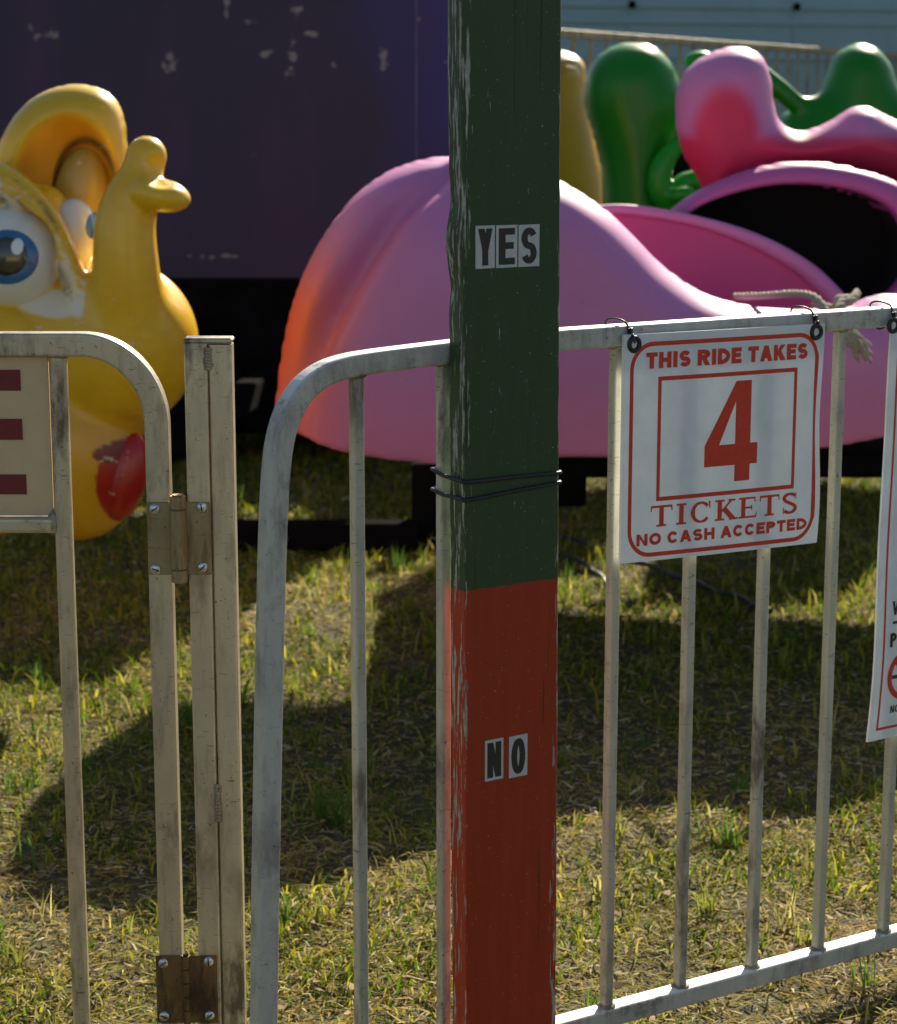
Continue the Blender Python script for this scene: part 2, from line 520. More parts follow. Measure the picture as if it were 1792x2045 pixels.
        for ax in range(3):
            s0 = [slice(1, n - 1) for n in (nx, ny, nz)]; s1 = list(s0)
            s0[ax] = slice(0, (nx, ny, nz)[ax] - 1); s1[ax] = slice(1, (nx, ny, nz)[ax])
            A, B = sg[tuple(s0)], sg[tuple(s1)]
            e = np.nonzero(A != B); flip = A[e]
            g = [e[i] + (0 if i == ax else 1) for i in range(3)]
            o1, o2 = [(1, 2), (2, 0), (0, 1)][ax]
            def cell(d1, d2):
                q = [g[0].copy(), g[1].copy(), g[2].copy()]; q[o1] -= d1; q[o2] -= d2
                return idx[q[0], q[1], q[2]]
            Q = np.stack([cell(1, 1), cell(0, 1), cell(0, 0), cell(1, 0)], 1)
            Q[~flip] = Q[~flip][:, ::-1]
            quads.append(Q)
        Q = np.concatenate(quads); Q = Q[(Q >= 0).all(1)]
        for _ in range(smooth_it):
            sm = np.zeros_like(pos); c = np.zeros(len(pos))
            for a, b in ((0, 1), (1, 2), (2, 3), (3, 0)):
                np.add.at(sm, Q[:, a], pos[Q[:, b]]); np.add.at(c, Q[:, a], 1)
                np.add.at(sm, Q[:, b], pos[Q[:, a]]); np.add.at(c, Q[:, b], 1)
            pos = pos * 0.5 + 0.5 * sm / np.maximum(c, 1)[:, None]
        uvw = np.stack([s.u[0] + pos[:, 0] * s.h, s.v[0] + pos[:, 1] * s.h, s.w[0] + pos[:, 2] * s.h], 1)
        X = P(uvw[:, 0], uvw[:, 1], s.Y0); X[:, 1] += uvw[:, 2] * s.px
        me = bpy.data.meshes.new(name)
        me.vertices.add(len(X)); me.vertices.foreach_set('co', X.astype(np.float32).ravel())
        me.loops.add(Q.size); me.loops.foreach_set('vertex_index', Q[:, ::-1].ravel().astype(np.int32))
        me.polygons.add(len(Q)); me.polygons.foreach_set('loop_start', np.arange(0, Q.size, 4, dtype=np.int32))
        me.polygons.foreach_set('use_smooth', np.ones(len(Q), bool))
        me.update(calc_edges=True)
        me.validate()
        col = paint(uvw) if callable(paint) else np.tile(np.array(paint), (len(X), 1))
        ca = me.color_attributes.new('paint', 'FLOAT_COLOR', 'POINT')
        c4 = np.ones((len(X), 4), np.float32); c4[:, :3] = np.clip(col, 0, 1)
        ca.data.foreach_set('color', c4.ravel())
        me.materials.append(mat)
        if mat2 is not None and len(me.polygons) == len(Q):
            me.materials.append(mat2)
            me.polygons.foreach_set('material_index', where(uvw)[Q].all(1).astype(np.int32))
        o = bpy.data.objects.new(name, me); link(o)
        if parent is not None:
            o.parent = parent
            M = Matrix.Translation(parent.location) @ parent.rotation_euler.to_matrix().to_4x4()
            o.matrix_parent_inverse = M.inverted()
        return o

def lerp(a, b, t): return np.array(a) * (1 - t[:, None]) + np.array(b) * t[:, None]
def sstep(x, a, b):
    t = np.clip((x - a) / (b - a), 0, 1); return t * t * (3 - 2 * t)
def hash_noise(p, freq, seed=0):
    """cheap smooth 3-D noise made of sines, -1..1"""
    r = np.random.default_rng(seed); o = np.zeros(len(p))
    for i in range(6):
        k = r.normal(size=p.shape[1]) * freq * (1 + i * 0.35); o += np.sin(p @ k + r.uniform(0, 6.28))
    return o / 6 * 1.6

# ================================================================== SETTING
# ---- ground: one sheet, finer near the viewer
def ground_h(x, y):
    return 0.012 * np.sin(x * 3.1 + 1.3) * np.sin(y * 2.3 + 0.4) + 0.006 * np.sin(x * 9.7 + y * 4.1) + 0.004 * np.sin(x * 17 - y * 23)
def make_ground():
    xs = np.concatenate([[-900, -200, -60, -20, -8], np.linspace(-4.5, 5.5, 200), [9, 20, 60, 200, 900]])
    ys = np.concatenate([[-900, -200, -60, -20, -6, -1], np.linspace(1.5, 11, 190), [14, 20, 60, 200, 1800]])
    Xg, Yg = np.meshgrid(xs, ys, indexing='ij')
    near = (np.abs(Xg - .5) < 5.2) & (Yg > 1.2) & (Yg < 11.5)
    Z = np.where(near, ground_h(Xg, Yg), 0.0) - 0.004
    V = np.stack([Xg, Yg, Z], -1).reshape(-1, 3)
    n, m = len(xs), len(ys)
    i, j = np.meshgrid(np.arange(n - 1), np.arange(m - 1), indexing='ij')
    Fq = np.stack([i * m + j, (i + 1) * m + j, (i + 1) * m + j + 1, i * m + j + 1], -1).reshape(-1, 4)
    mt, t, b, N, K = newmat('turf_soil')
    v = coords(t)
    n1 = noise(t, v, 2.2, 5, 0.6); n2 = noise(t, v, 45, 6, 0.75); n3 = noise(t, v, 160, 4, 0.7)
    c = mix(t, ramp(t, n2, [(0.35, 0.0), (0.7, 1.0)]), (0.035, 0.026, 0.014), (0.15, 0.115, 0.065))
    c = mix(t, ramp(t, n1, [(0.42, 0.0), (0.62, 0.7)]), c, (0.07, 0.085, 0.02))
    c = mix(t, ramp(t, n3, [(0.55, 0.0), (0.7, 0.7)]), c, (0.26, 0.21, 0.13))
    L(t, c, b.inputs['Base Color']); b.inputs['Roughness'].default_value = 0.95
    bump(t, math_(t, 'ADD', n2, n3), 0.9, 0.012, b)
    o = mesh_obj('ground', V, Fq, mt, None, True)
    tag(o, 'dry trampled turf soil under the sparse grass', kind='structure')
make_ground()

# ---- grass blades, straw and clippings
def vnoise2(x, y, f, seed):
    r = np.random.default_rng(seed); o = 0
    for i in range(7):
        a = r.uniform(0, 6.28); k = f * (0.7 + i * 0.33); o = o + np.sin((x * math.cos(a) + y * math.sin(a)) * k + r.uniform(0, 6.28))
    return o / 7 * 1.9
def grass_mat():
    m, t, b, N, K = newmat('grass_blade')
    a = N.new('ShaderNodeVertexColor'); a.layer_name = 'paint'
    L(t, a.outputs[0], b.inputs['Base Color']); b.inputs['Roughness'].default_value = 0.75
    b.inputs['Specular IOR Level'].default_value = 0.12
    tr = N.new('ShaderNodeBsdfTranslucent'); L(t, a.outputs[0], tr.inputs[0])
    ms = N.new('ShaderNodeMixShader'); ms.inputs[0].default_value = 0.5
    L(t, b.outputs[0], ms.inputs[1]); L(t, tr.outputs[0], ms.inputs[2])
    L(t, ms.outputs[0], N['Material Output'].inputs[0])
    return m
def make_grass():
    def scatter(n, y0, y1, pw):
        Y = y0 * (y1 / y0) ** (rng.random(n) ** pw)
        hw = 0.235 * Y + 0.9
        return rng.uniform(-1, 1, n) * hw, Y
    NG, NS = 260000, 210000
    parts = []
    # upright and arching green blades, grown in clumps
    x, y = scatter(NG, 1.7, 12.0, 0.86)
    dens = vnoise2(x, y, 2.6, 1) * 0.7 + vnoise2(x, y, 9, 2) * 0.7 + 0.16 * (y - 4.2)
    keep = rng.random(NG) < np.clip(0.24 + dens * 0.6 + 0.12 * (y - 3), 0.05, 1)
    x, y = x[keep], y[keep]; n = len(x)
    ln = rng.gamma(4, 0.0070, n) * (1 + 0.12 * np.clip(y - 3, 0, 4)) ; lean = rng.uniform(0.4, 1.5, n); wd = rng.uniform(0.0010, 0.0028, n) * (1 + 0.10 * (y - 3))
    g = rng.random(n)
    col = np.where(g[:, None] < 0.55, np.array([[0.10, 0.17, 0.010]]), np.array([[0.36, 0.35, 0.022]]))
    col = np.where(g[:, None] > 0.84, np.array([[0.40, 0.36, 0.11]]), col) * rng.uniform(0.65, 1.3, (n, 1))
    parts.append((x, y, ln, lean, wd, col, np.zeros(n)))
    # straw lying about
    x, y = scatter(NS, 1.7, 12.0, 0.86); n = NS
    ln = rng.uniform(0.012, 0.055, n); lean = rng.uniform(1.15, 1.62, n); wd = rng.uniform(0.0009, 0.0026, n) * (1 + 0.12 * (y - 3))
    g = rng.random(n)
    col = np.where(g[:, None] < 0.5, np.array([[0.64, 0.47, 0.17]]), np.array([[0.46, 0.33, 0.09]]))
    col = np.where(g[:, None] > 0.86, np.array([[0.80, 0.70, 0.48]]), col) * rng.uniform(0.5, 1.1, (n, 1))
    pt = np.clip(0.5 + 0.5 * vnoise2(x, y, 5, 21), 0, 1)[:, None]
    col = col * (0.8 + 0.25 * pt) * (1 - 0.35 * (1 - pt) * np.array([[0.5, 0.1, 0.9]]))
    parts.append((x, y, ln, lean, wd, col, rng.uniform(0.001, 0.013, n)))
    # dead leaf scraps
    x, y = scatter(2600, 2.7, 11.0, 1.0); n = len(x)
    parts.append((x, y, rng.uniform(0.012, 0.034, n), rng.uniform(1.3, 1.6, n), rng.uniform(0.003, 0.009, n), np.array([[0.52, 0.40, 0.26]]) * rng.uniform(0.35, 1.25, (n, 1)), rng.uniform(0.008, 0.018, n)))
    # taller tufts and weeds
    tx, ty = scatter(300, 2.9, 10.0, 0.8)
    X, Y, LN, LE, WD, CO = [], [], [], [], [], []
    for cx, cy in zip(tx, ty):
        k = rng.integers(7, 24); hgt = rng.uniform(0.04, 0.10); hue = rng.random()
        X.append(cx + rng.normal(0, 0.010, k)); Y.append(cy + rng.normal(0, 0.010, k)); LN.append(hgt * rng.uniform(0.5, 1.15, k)); LE.append(rng.uniform(0.05, 0.95, k)); WD.append(rng.uniform(0.0014, 0.0030, k))
        base = np.array([0.11, 0.20, 0.03]) if hue < 0.5 else (np.array([0.26, 0.28, 0.05]) if hue < .85 else np.array([0.44, 0.40, 0.14]))
        CO.append(base * rng.uniform(0.7, 1.25, (k, 1)))
    parts.append((np.concatenate(X), np.concatenate(Y), np.concatenate(LN), np.concatenate(LE), np.concatenate(WD), np.concatenate(CO), np.zeros(sum(map(len, X)))))
    x, y, ln, lean, wd, z0 = (np.concatenate([p[i] for p in parts]) for i in (0, 1, 2, 3, 4, 6))
    col = np.concatenate([p[5] for p in parts]); n = len(x)
    az = rng.uniform(0, 2 * math.pi, n); tw = az + math.pi / 2 + rng.normal(0, 0.5, n)
    base = np.stack([x, y, ground_h(x, y) - 0.003 + z0], 1)
    d1 = np.stack([np.cos(az) * np.sin(lean * 0.55), np.sin(az) * np.sin(lean * 0.55), np.cos(lean * 0.55)], 1)
    l2 = lean * 1.35
    d2 = np.stack([np.cos(az) * np.sin(l2), np.sin(az) * np.sin(l2), np.cos(l2)], 1)
    fl = lean > 1.12
    d1[fl, 2] = rng.uniform(0.0, 0.25, fl.sum()); d2[fl, 2] = rng.uniform(-0.15, 0.15, fl.sum())
    side = np.stack([np.cos(tw), np.sin(tw), rng.normal(0, 0.35, n)], 1) * wd[:, None]
    mid = base + d1 * ln[:, None] * 0.55; tip = mid + d2 * ln[:, None] * 0.5
    V = np.stack([base - side, base + side, mid + side * 0.8, mid - side * 0.8, tip], 1).reshape(-1, 3).astype(np.float32)
    o = np.arange(n) * 5
    lq = np.stack([o, o + 1, o + 2, o + 3, o + 3, o + 2, o + 4], 1).ravel().astype(np.int32)
    ls = np.stack([np.arange(n) * 7, np.arange(n) * 7 + 4], 1).ravel().astype(np.int32)
    me = bpy.data.meshes.new('grass')
    me.vertices.add(len(V)); me.vertices.foreach_set('co', V.ravel())
    me.loops.add(len(lq)); me.loops.foreach_set('vertex_index', lq)
    me.polygons.add(len(ls)); me.polygons.foreach_set('loop_start', ls)
    me.update(calc_edges=True)
    ca = me.color_attributes.new('paint', 'FLOAT_COLOR', 'POINT')
    c4 = np.ones((len(V), 4), np.float32); c4[:, :3] = np.repeat(np.clip(col, 0, 1), 5, 0)
    ca.data.foreach_set('color', c4.ravel())
    me.materials.append(grass_mat())
    ob = bpy.data.objects.new('grass', me); link(ob)
    tag(ob, 'short patchy lawn of green blades and yellow straw', kind='stuff')
make_grass()

# ================================================================== BARRIER (the right-hand fence panel)
TUBE = 0.0305
TPROF = rsq(TUBE, TUBE, 0.005, 4)
BARP = rsq(0.0165, 0.0165, 0.0035, 3)
barrier = thing('crowd_barrier', 'whitish metal barrier panel with rounded corner, running behind the tall painted board', 'fence', tuple(FP(0, 0)))
px = [(529, 2300), (527, 2045), (533, 1600), (541, 1200), (546, 1030), (552, 930), (562, 865), (580, 815), (608, 775), (645, 747), (690, 731), (740, 722), (800, 714), (895, 702)]
path = []
for q in catmull(px, 8):
    t_, z_ = F(*q); path.append(FP(t_, max(z_, 0.012)))
t1 = F(1120, 677); t2 = F(1790, 630)
for k in range(12):
    tt = t1[0] + (2.02 - t1[0]) * k / 11
    path.append(FP(tt, t1[1] + (t2[1] - t1[1]) * (tt - t1[0]) / (t2[0] - t1[0])))
zt = path[-1][2]
for k in range(1, 17):
    a = math.pi / 2 * k / 16
    path.append(FP(2.02 + 0.16 * math.sin(a), zt - 0.16 * (1 - math.cos(a))))
path.append(FP(2.18, 0.012))
clean = [path[0]]
for p in path[1:]:
    if np.linalg.norm(p - clean[-1]) > 0.004: clean.append(p)
b = MB(); b.sweep(clean, TPROF, FN); b.build('frame_tube', M_BARRIER, barrier)
zb = F(1115, 2054)[1]
b1 = F(1115, 2054); b2 = F(1790, 1869)
tl = F(532, 1990)[0] + 0.018
def zbot(t): return b1[1] + (b2[1] - b1[1]) * (t - b1[0]) / (b2[0] - b1[0])
b = MB(); b.sweep([FP(tl, zbot(tl)), FP(0.4, zbot(0.4)), FP(2.162, zbot(2.162))], TPROF, FN); b.build('bottom_rail', M_BARRIER, barrier)
def ztop(t):
    for a, c in zip(clean[:-1], clean[1:]):
        ta, tc = np.dot(a - FO, FD), np.dot(c - FO, FD)
        if ta <= t <= tc and a[2] > 0.6: return a[2] + (c[2] - a[2]) * (t - ta) / (tc - ta + 1e-9)
    return zt
bars = [F(u, v) for u, v in ((716, 1300), (886, 1300))]
bars += [F(u, v) for u, v in ((1222, 1300),)]
ts = [q[0] for q in bars]
ts += [F(1371, 1400)[0], F(1517, 1400)[0], F(1655, 1300)[0], F(1771, 1700)[0]]
ts.insert(2, ts[1] + (ts[2] - ts[1]) / 2)
d_ = (ts[-1] - ts[-5]) / 4
for k in range(1, 11): ts.append(ts[7] + d_ * k)
for i, t_ in enumerate(sorted(ts)):
    if t_ > 2.1: continue
    zt_ = ztop(t_) - TUBE / 2 + 0.001; zb_ = zbot(t_) + TUBE / 2 - 0.001
    b = MB(); b.sweep([FP(t_, zb_), FP(t_, (zb_ + zt_) / 2), FP(t_, zt_)], BARP, FN); b.build('bar', M_BAR, barrier)
    for zz in (zt_, zb_):
        b = MB(); b.blob(FP(t_, zz), (0.0148, 0.0138, 0.0068), [FD, FN, (0, 0, 1)], rough=0.16); b.build('weld', M_WELD, barrier, True)
for t_ in (tl, 2.162):
    b = MB(); b.blob(FP(t_, zbot(t_)), (0.005, 0.018, 0.018), [FD, FN, (0, 0, 1)], rough=0.1); b.build('weld', M_WELD, barrier, True)

# ================================================================== TALL BOARD
OFFB = TUBE / 2 + 0.002
TH = 0.038
tL, zc1 = F(928, 1179, OFFB + TH); tR, zc2 = F(1117, 1161, OFFB + TH)
ZCOL = (zc1 + zc2) / 2
BW = tR - tL; tC = (tL + tR) / 2
M_BOARD = board_mat()
def make_board():
    c = FP(tC, 0, OFFB + TH / 2)
    root = thing('height_board', 'tall upright wooden board painted dark green above and red below, tied to the barrier', 'height board', (c[0], c[1], 0), FA)
    prof, nrm = [], []
    N_ = 8
    hx, hy, r = BW / 2, TH / 2, 0.004
    # walk the section: x along the barrier, y = depth (negative y faces the viewer)
    pr = []
    for cx, cy, a0 in ((1, 1, 0), (-1, 1, 90), (-1, -1, 180), (1, -1, 270)):
        for i in range(4):
            a = math.radians(a0 + 30 * i); pr.append((cx * (hx - r) + r * math.cos(a), cy * (hy - r) + r * math.sin(a)))
        nx_ = {0: None}
        n_seg = 6 if cy == 1 and cx == 1 or (cx == -1 and cy == -1) else 3
        nxt = {(1, 1): (-1, 1), (-1, 1): (-1, -1), (-1, -1): (1, -1), (1, -1): (1, 1)}[(cx, cy)]
        # straight run to the next corner, subdivided
        e0 = pr[-1]
        a1 = math.radians(a0 + 90); e1 = (nxt[0] * (hx - r) + r * math.cos(a1), nxt[1] * (hy - r) + r * math.sin(a1))
        for k in range(1, n_seg): pr.append((e0[0] + (e1[0] - e0[0]) * k / n_seg, e0[1] + (e1[1] - e0[1]) * k / n_seg))
    zs = np.arange(0.0, 1.921, 0.006)
    V = []
    rr = np.random.default_rng(4)
    def n1(z, s): return sum(math.sin(z * f * 1.0 + s * (i + 1.7) * 2.1) / (i + 1) for i, f in enumerate((21, 47, 95, 190)))
    for z in zs:
        for x, y in pr:
            dx = dy = 0.0
            if x < -hx + 0.008:                                   # the worn, split left arris
                q = max(0, n1(z, 1.0)) * 0.0007
                bite = 0.004 * math.exp(-((z - 1.32) / 0.03) ** 2) + 0.003 * math.exp(-((z - 1.205) / 0.02) ** 2) - 0.0045 * math.exp(-((z - 1.27) / 0.035) ** 2)
                dx = q + bite * (0.5 if y < 0 else 1)
            if x > hx - 0.008 and y < 0: dx = -max(0, n1(z, 3.0)) * 0.0007
            V.append((x + dx + (ZCOL - z) * 0.006, y + dy, z))
    k = len(pr)
    Fc = [(i * k + j, i * k + (j + 1) % k, (i + 1) * k + (j + 1) % k, (i + 1) * k + j) for i in range(len(zs) - 1) for j in range(k)]
    Fc += [tuple(range(k))[::-1], tuple((len(zs) - 1) * k + j for j in range(k))]
    mesh_obj('board', V, Fc, M_BOARD, root, False, world=False)
    return root
board = make_board()

# ------------------------------------------------------------------ lettering: strokes laid as flat ribbons
def arc(cx, cy, rx, ry, a0, a1, n=14):
    return [(cx + rx * math.cos(math.radians(a0 + (a1 - a0) * i / n)), cy + ry * math.sin(math.radians(a0 + (a1 - a0) * i / n))) for i in range(n + 1)]
def ribbon(pts, wx, wy):
    """thick line; half width differs for level and upright runs"""
    pts = np.array(pts, float); tan = np.gradient(pts, axis=0); tan /= np.linalg.norm(tan, axis=1)[:, None] + 1e-9
    nr = np.stack([-tan[:, 1], tan[:, 0]], 1)
    sc = np.stack([np.abs(nr[:, 0]) * wx + 0, np.abs(nr[:, 1]) * wy], 1).sum(1) / (np.abs(nr).sum(1))
    a, c = pts + nr * sc[:, None], pts - nr * sc[:, None]
    return [[tuple(a[i]), tuple(a[i + 1]), tuple(c[i + 1]), tuple(c[i])] for i in range(len(pts) - 1)]
def glyph(ch, w, h, s, sy=None, slab=False):
    """list of polygons in a w x h box; s = stem width, sy = bar thickness"""
    sy = s * 0.82 if sy is None else sy
    R = lambda x0, y0, x1, y1: [[(x0, y0), (x1, y0), (x1, y1), (x0, y1)]]
    D = lambda x0, y0, x1, y1, q: [[(x0, y0), (x0 + q, y0), (x1 + q, y1), (x1, y1)]]
    o = []
    if ch == 'T': o = R(0, h - sy, w, h) + R(w / 2 - s / 2, 0, w / 2 + s / 2, h - sy)
    elif ch == 'I': o = R(w / 2 - s / 2, 0, w / 2 + s / 2, h)
    elif ch == 'H': o = R(0, 0, s, h) + R(w - s, 0, w, h) + R(s, h / 2 - sy / 2, w - s, h / 2 + sy / 2)
    elif ch == 'E': o = R(0, 0, s, h) + R(s, h - sy, w, h) + R(s, h / 2 - sy / 2 + 0.02 * h, w * 0.92, h / 2 + sy / 2 + 0.02 * h) + R(s, 0, w, sy)
    elif ch == 'N': o = R(0, 0, s, h) + R(w - s, 0, w, h) + [[(s, h), (s * 0.25, h), (w - s, 0), (w - s * 0.25, 0)]]
    elif ch == 'A': o = D(0, 0, w / 2 - s * 0.55, h, s * 1.1) + D(w - s * 1.1, 0, w / 2 - s * 0.55, h, s * 1.1) + R(w * 0.24, h * 0.2, w * 0.76, h * 0.2 + sy)
    elif ch == 'K': o = R(0, 0, s, h) + [[(s, h * 0.30), (s, h * 0.62), (w - s * 1.25, h), (w, h)]] + [[(w - s * 1.3, 0), (w + s * 0.1, 0), (s * 1.6 + (w - s) * 0.12, h * 0.62), (s * 1.1, h * 0.36)]]
    elif ch == 'Y': o = R(w / 2 - s / 2, 0, w / 2 + s / 2, h * 0.45) + [[(w / 2 - s / 2, h * 0.42), (w / 2 + s / 2, h * 0.42), (s * 1.05, h), (0, h)]] + [[(w / 2 - s / 2, h * 0.42), (w / 2 + s / 2, h * 0.42), (w, h), (w - s * 1.05, h)]]
    elif ch == 'W': 
        q = s * 1.0
        o = D(w * 0.17, 0, 0, h, q) + D(w * 0.17, 0, w * 0.5 - q / 2, h, q) + D(w * 0.83 - q, 0, w * 0.5 - q / 2, h, q) + D(w * 0.83 - q, 0, w - q, h, q)
    elif ch == 'P' or ch == 'R':
        o = R(0, 0, s, h)
        yc, ry = h * 0.70, h * 0.30 - sy / 2
        rx = w * 0.42
        pts = [(s * 0.9, yc + ry)] + [(w - s / 2 - rx, yc + ry)] + arc(w - s / 2 - rx, yc, rx, ry, 90, -90)[1:] + [(s * 0.9, yc - ry)]
        o += ribbon(pts, s / 2, sy / 2)
        if ch == 'R': o += [[(w - s * 1.25, 0), (w + s * 0.05, 0), (w * 0.72, h * 0.44), (w * 0.72 - s * 1.15, h * 0.44)]]
    elif ch == 'D':
        rx = w * 0.62
        pts = [(s * 0.9, h - sy / 2), (w - s / 2 - rx, h - sy / 2)] + arc(w - s / 2 - rx, h / 2, rx, h / 2 - sy / 2, 90, -90, 20)[1:] + [(s * 0.9, sy / 2)]
        o = R(0, 0, s, h) + ribbon(pts, s / 2, sy / 2)
    elif ch == 'O': o = ribbon(arc(w / 2, h / 2, w / 2 - s / 2, h / 2 - sy / 2, 0, 360, 32), s / 2, sy / 2)
    elif ch == 'C': o = ribbon(arc(w / 2, h / 2, w / 2 - s / 2, h / 2 - sy / 2, 34, 326, 26), s / 2, sy / 2)
    elif ch == 'S':
        rx, ry = w / 2 - s / 2, h / 4 - sy / 4 
        top = arc(w / 2, h - sy / 2 - ry, rx, ry, 22, 250, 16)
        bot = arc(w / 2, sy / 2 + ry, rx, ry, 70, -158, 16)
        o = ribbon(top + bot, s / 2 * 0.95, sy / 2)
    elif ch == '4':
        o = [[(w * 0.46, h), (w * 0.80, h), (w * 0.80, h * 0.38), (w * 0.55, h * 0.38), (w * 0.55, h * 0.38)][:4]]
        o = R(w * 0.57, 0, w * 0.86, h) + R(0, h * 0.165, w * 0.57, h * 0.375) + R(w * 0.86, h * 0.165, w, h * 0.375) + [[(0, h * 0.375), (w * 0.27, h * 0.375), (w * 0.57, h * 0.80), (w * 0.57, h)]]
    if slab:
        f, q = s * 0.36, s * 0.62                                     # serifs: foot thickness and overhang
        L_ = lambda xc, y: R(xc - s / 2 - q, y, xc + s / 2 + q, y + f)
        if ch == 'T': o = R(w / 2 - s / 2, 0, w / 2 + s / 2, h) + L_(w / 2, 0) + R(0, h - f * 1.1, w, h) + [[(0, h), (f * 0.9, h), (f * 0.5, h * 0.73), (-f * 0.2, h * 0.73)]] + [[(w - f * 0.9, h), (w, h), (w + f * 0.2, h * 0.73), (w - f * 0.5, h * 0.73)]]
        if ch == 'I': o = R(w / 2 - s / 2, 0, w / 2 + s / 2, h) + L_(w / 2, 0) + L_(w / 2, h - f)
        if ch == 'C': o = ribbon(arc(w / 2, h / 2, w / 2 - s / 2, h / 2 - f / 2, 38, 322, 26), s / 2, f / 2) + [[(w * 0.86, h), (w * 0.95, h), (w * 0.95, h * 0.68), (w * 0.90, h * 0.68)]] 
        if ch == 'K': o = R(q, 0, q + s, h) + L_(q + s / 2, 0) + L_(q + s / 2, h - f) + [[(q + s, h * 0.38), (q + s, h * 0.52), (w * 0.80, h), (w * 0.92, h)]] + [[(w * 0.78, 0), (w * 1.10, 0), (w * 0.52, h * 0.66), (w * 0.34, h * 0.50)]] + R(w * 0.66, h - f, w * 1.0, h) + R(w * 0.70, 0, w * 1.14, f)
        if ch == 'E': o = R(q, 0, q + s, h) + R(0, 0, w, f) + R(0, h - f, w * 0.94, h) + R(q + s, h * 0.5 - f / 2, w * 0.76, h * 0.5 + f / 2) + [[(w - f, 0), (w, 0), (w + f * 0.4, h * 0.29), (w, h * 0.29)]] + R(w * 0.94 - f * 0.7, h * 0.75, w * 0.94, h) + R(w * 0.70, h * 0.38, w * 0.76, h * 0.62)
        if ch == 'S': o = ribbon(arc(w / 2, h * 0.755, w / 2 - s * 0.42, h * 0.245 - f / 2, 25, 235, 16) + arc(w / 2, h * 0.255, w / 2 - s * 0.42, h * 0.255 - f / 2, 55, -155, 16), s * 0.52, f * 0.62) + [[(w * 0.88, h), (w * 0.95, h), (w * 0.95, h * 0.70), (w * 0.90, h * 0.70)], [(w * 0.05, 0), (w * 0.12, 0), (w * 0.10, h * 0.32), (w * 0.04, h * 0.32)]]
    return o
_zk = [0]
def letters(mb, text, x0, x1, y0, h, fmap, ratio=None, sw=0.2, slab=False, gap=0.13, sy=None, tilt=0.0):
    """fit text between x0 and x1 (baseline y0) and add to mb; fmap(x, y, lift) gives the world point"""
    rel = {'I': 0.34, 'W': 1.3, ' ': 0.5, '4': 0.7, 'A': 0.95, 'C': 0.88, 'O': 0.95, 'H': 0.86, 'T': 0.78, 'P': 0.8, 'E': 0.74, 'S': 0.8, 'K': 0.9, 'R': 0.9, 'D': 0.9, 'N': 0.88}
    if slab: rel = {'I': 0.5, 'T': 0.95, 'C': 0.95, 'K': 0.95, 'E': 0.85, 'S': 0.72}
    ws = [rel.get(c, 0.8) for c in text]
    gaps = [0 if c == ' ' or (i + 1 < len(text) and text[i + 1] == ' ') else gap for i, c in enumerate(text)]; gaps[-1] = 0
    tot = sum(ws) + sum(gaps); k = (x1 - x0) / tot; x = x0
    st = sw * h
    for i, c in enumerate(text):
        w_ = ws[i] * k
        if c != ' ':
            for poly in glyph(c, w_, h, st if c != 'I' or slab else st, sy, slab):
                _zk[0] = (_zk[0] + 1) % 9
                lift = 0.00025 + 0.00002 * _zk[0]
                ar = sum(poly[a][0] * poly[(a + 1) % len(poly)][1] - poly[(a + 1) % len(poly)][0] * poly[a][1] for a in range(len(poly)))
                if ar < 0: poly = poly[::-1]
                mb.add([fmap(x + qx, y0 + qy + tilt * (x + qx - x0), lift) for qx, qy in poly], [tuple(range(len(poly)))])
        x += w_ + gaps[i] * k

# ---- stickers on the board: each tile a thing
def stick(ch, u0, v0, u1, v1, label):
    """tile from its top left (u0, v0) to bottom right (u1, v1) as seen"""
    off = OFFB + TH + 0.0004
    ta, za = F(u0, v0, off); tb, zb_ = F(u1, v1, off)
    _, zl = F(u0, v0, off); _, zr = F(u1, v1, off)
    W_, H_ = tb - ta, za - zb_
    c = FP((ta + tb) / 2, zb_, off)
    root = thing('letter_sticker', label, 'sticker', tuple(c), FA, 'letter stickers on the board')
    b = MB(); b.box(FP((ta + tb) / 2, (za + zb_) / 2, off), (W_, 0.0008, H_), [FD, -FN, (0, 0, 1)]); b.build('tile', M_STICK, root)
    b = MB()
    mx, my = W_ * 0.12, H_ * 0.07
    lw, lh = W_ - 2 * mx, H_ - 2 * my
    fm = lambda x, y, l: FP(ta + x, zb_ + y, off + 0.0004 + l)
    for poly in glyph(ch, lw, lh, lw * 0.42, lw * 0.34 if ch in 'OS' else lw * 0.34):
        _zk[0] = (_zk[0] + 1) % 9
        ar = sum(poly[a][0] * poly[(a + 1) % len(poly)][1] - poly[(a + 1) % len(poly)][0] * poly[a][1] for a in range(len(poly)))
        if ar < 0: poly = poly[::-1]
        b.add([fm(mx + qx, my + qy, 0.0002 + 0.00002 * _zk[0]) for qx, qy in poly], [tuple(range(len(poly)))])
    b.build('letter', M_BLACKINK, root)
stick('Y', 950, 451, 988, 535, 'small white sticker tile with black letter Y on the green board')
stick('E', 991, 450, 1033, 533, 'small white sticker tile with black letter E, middle of the word YES')
stick('S', 1036, 449, 1077, 531, 'small white sticker tile with black letter S ending the word YES')
stick('N', 969, 1480, 1005, 1554, 'small white sticker tile with black letter N on the red part')
stick('O', 1017, 1472, 1053, 1547, 'small white sticker tile with black letter O on the red part')

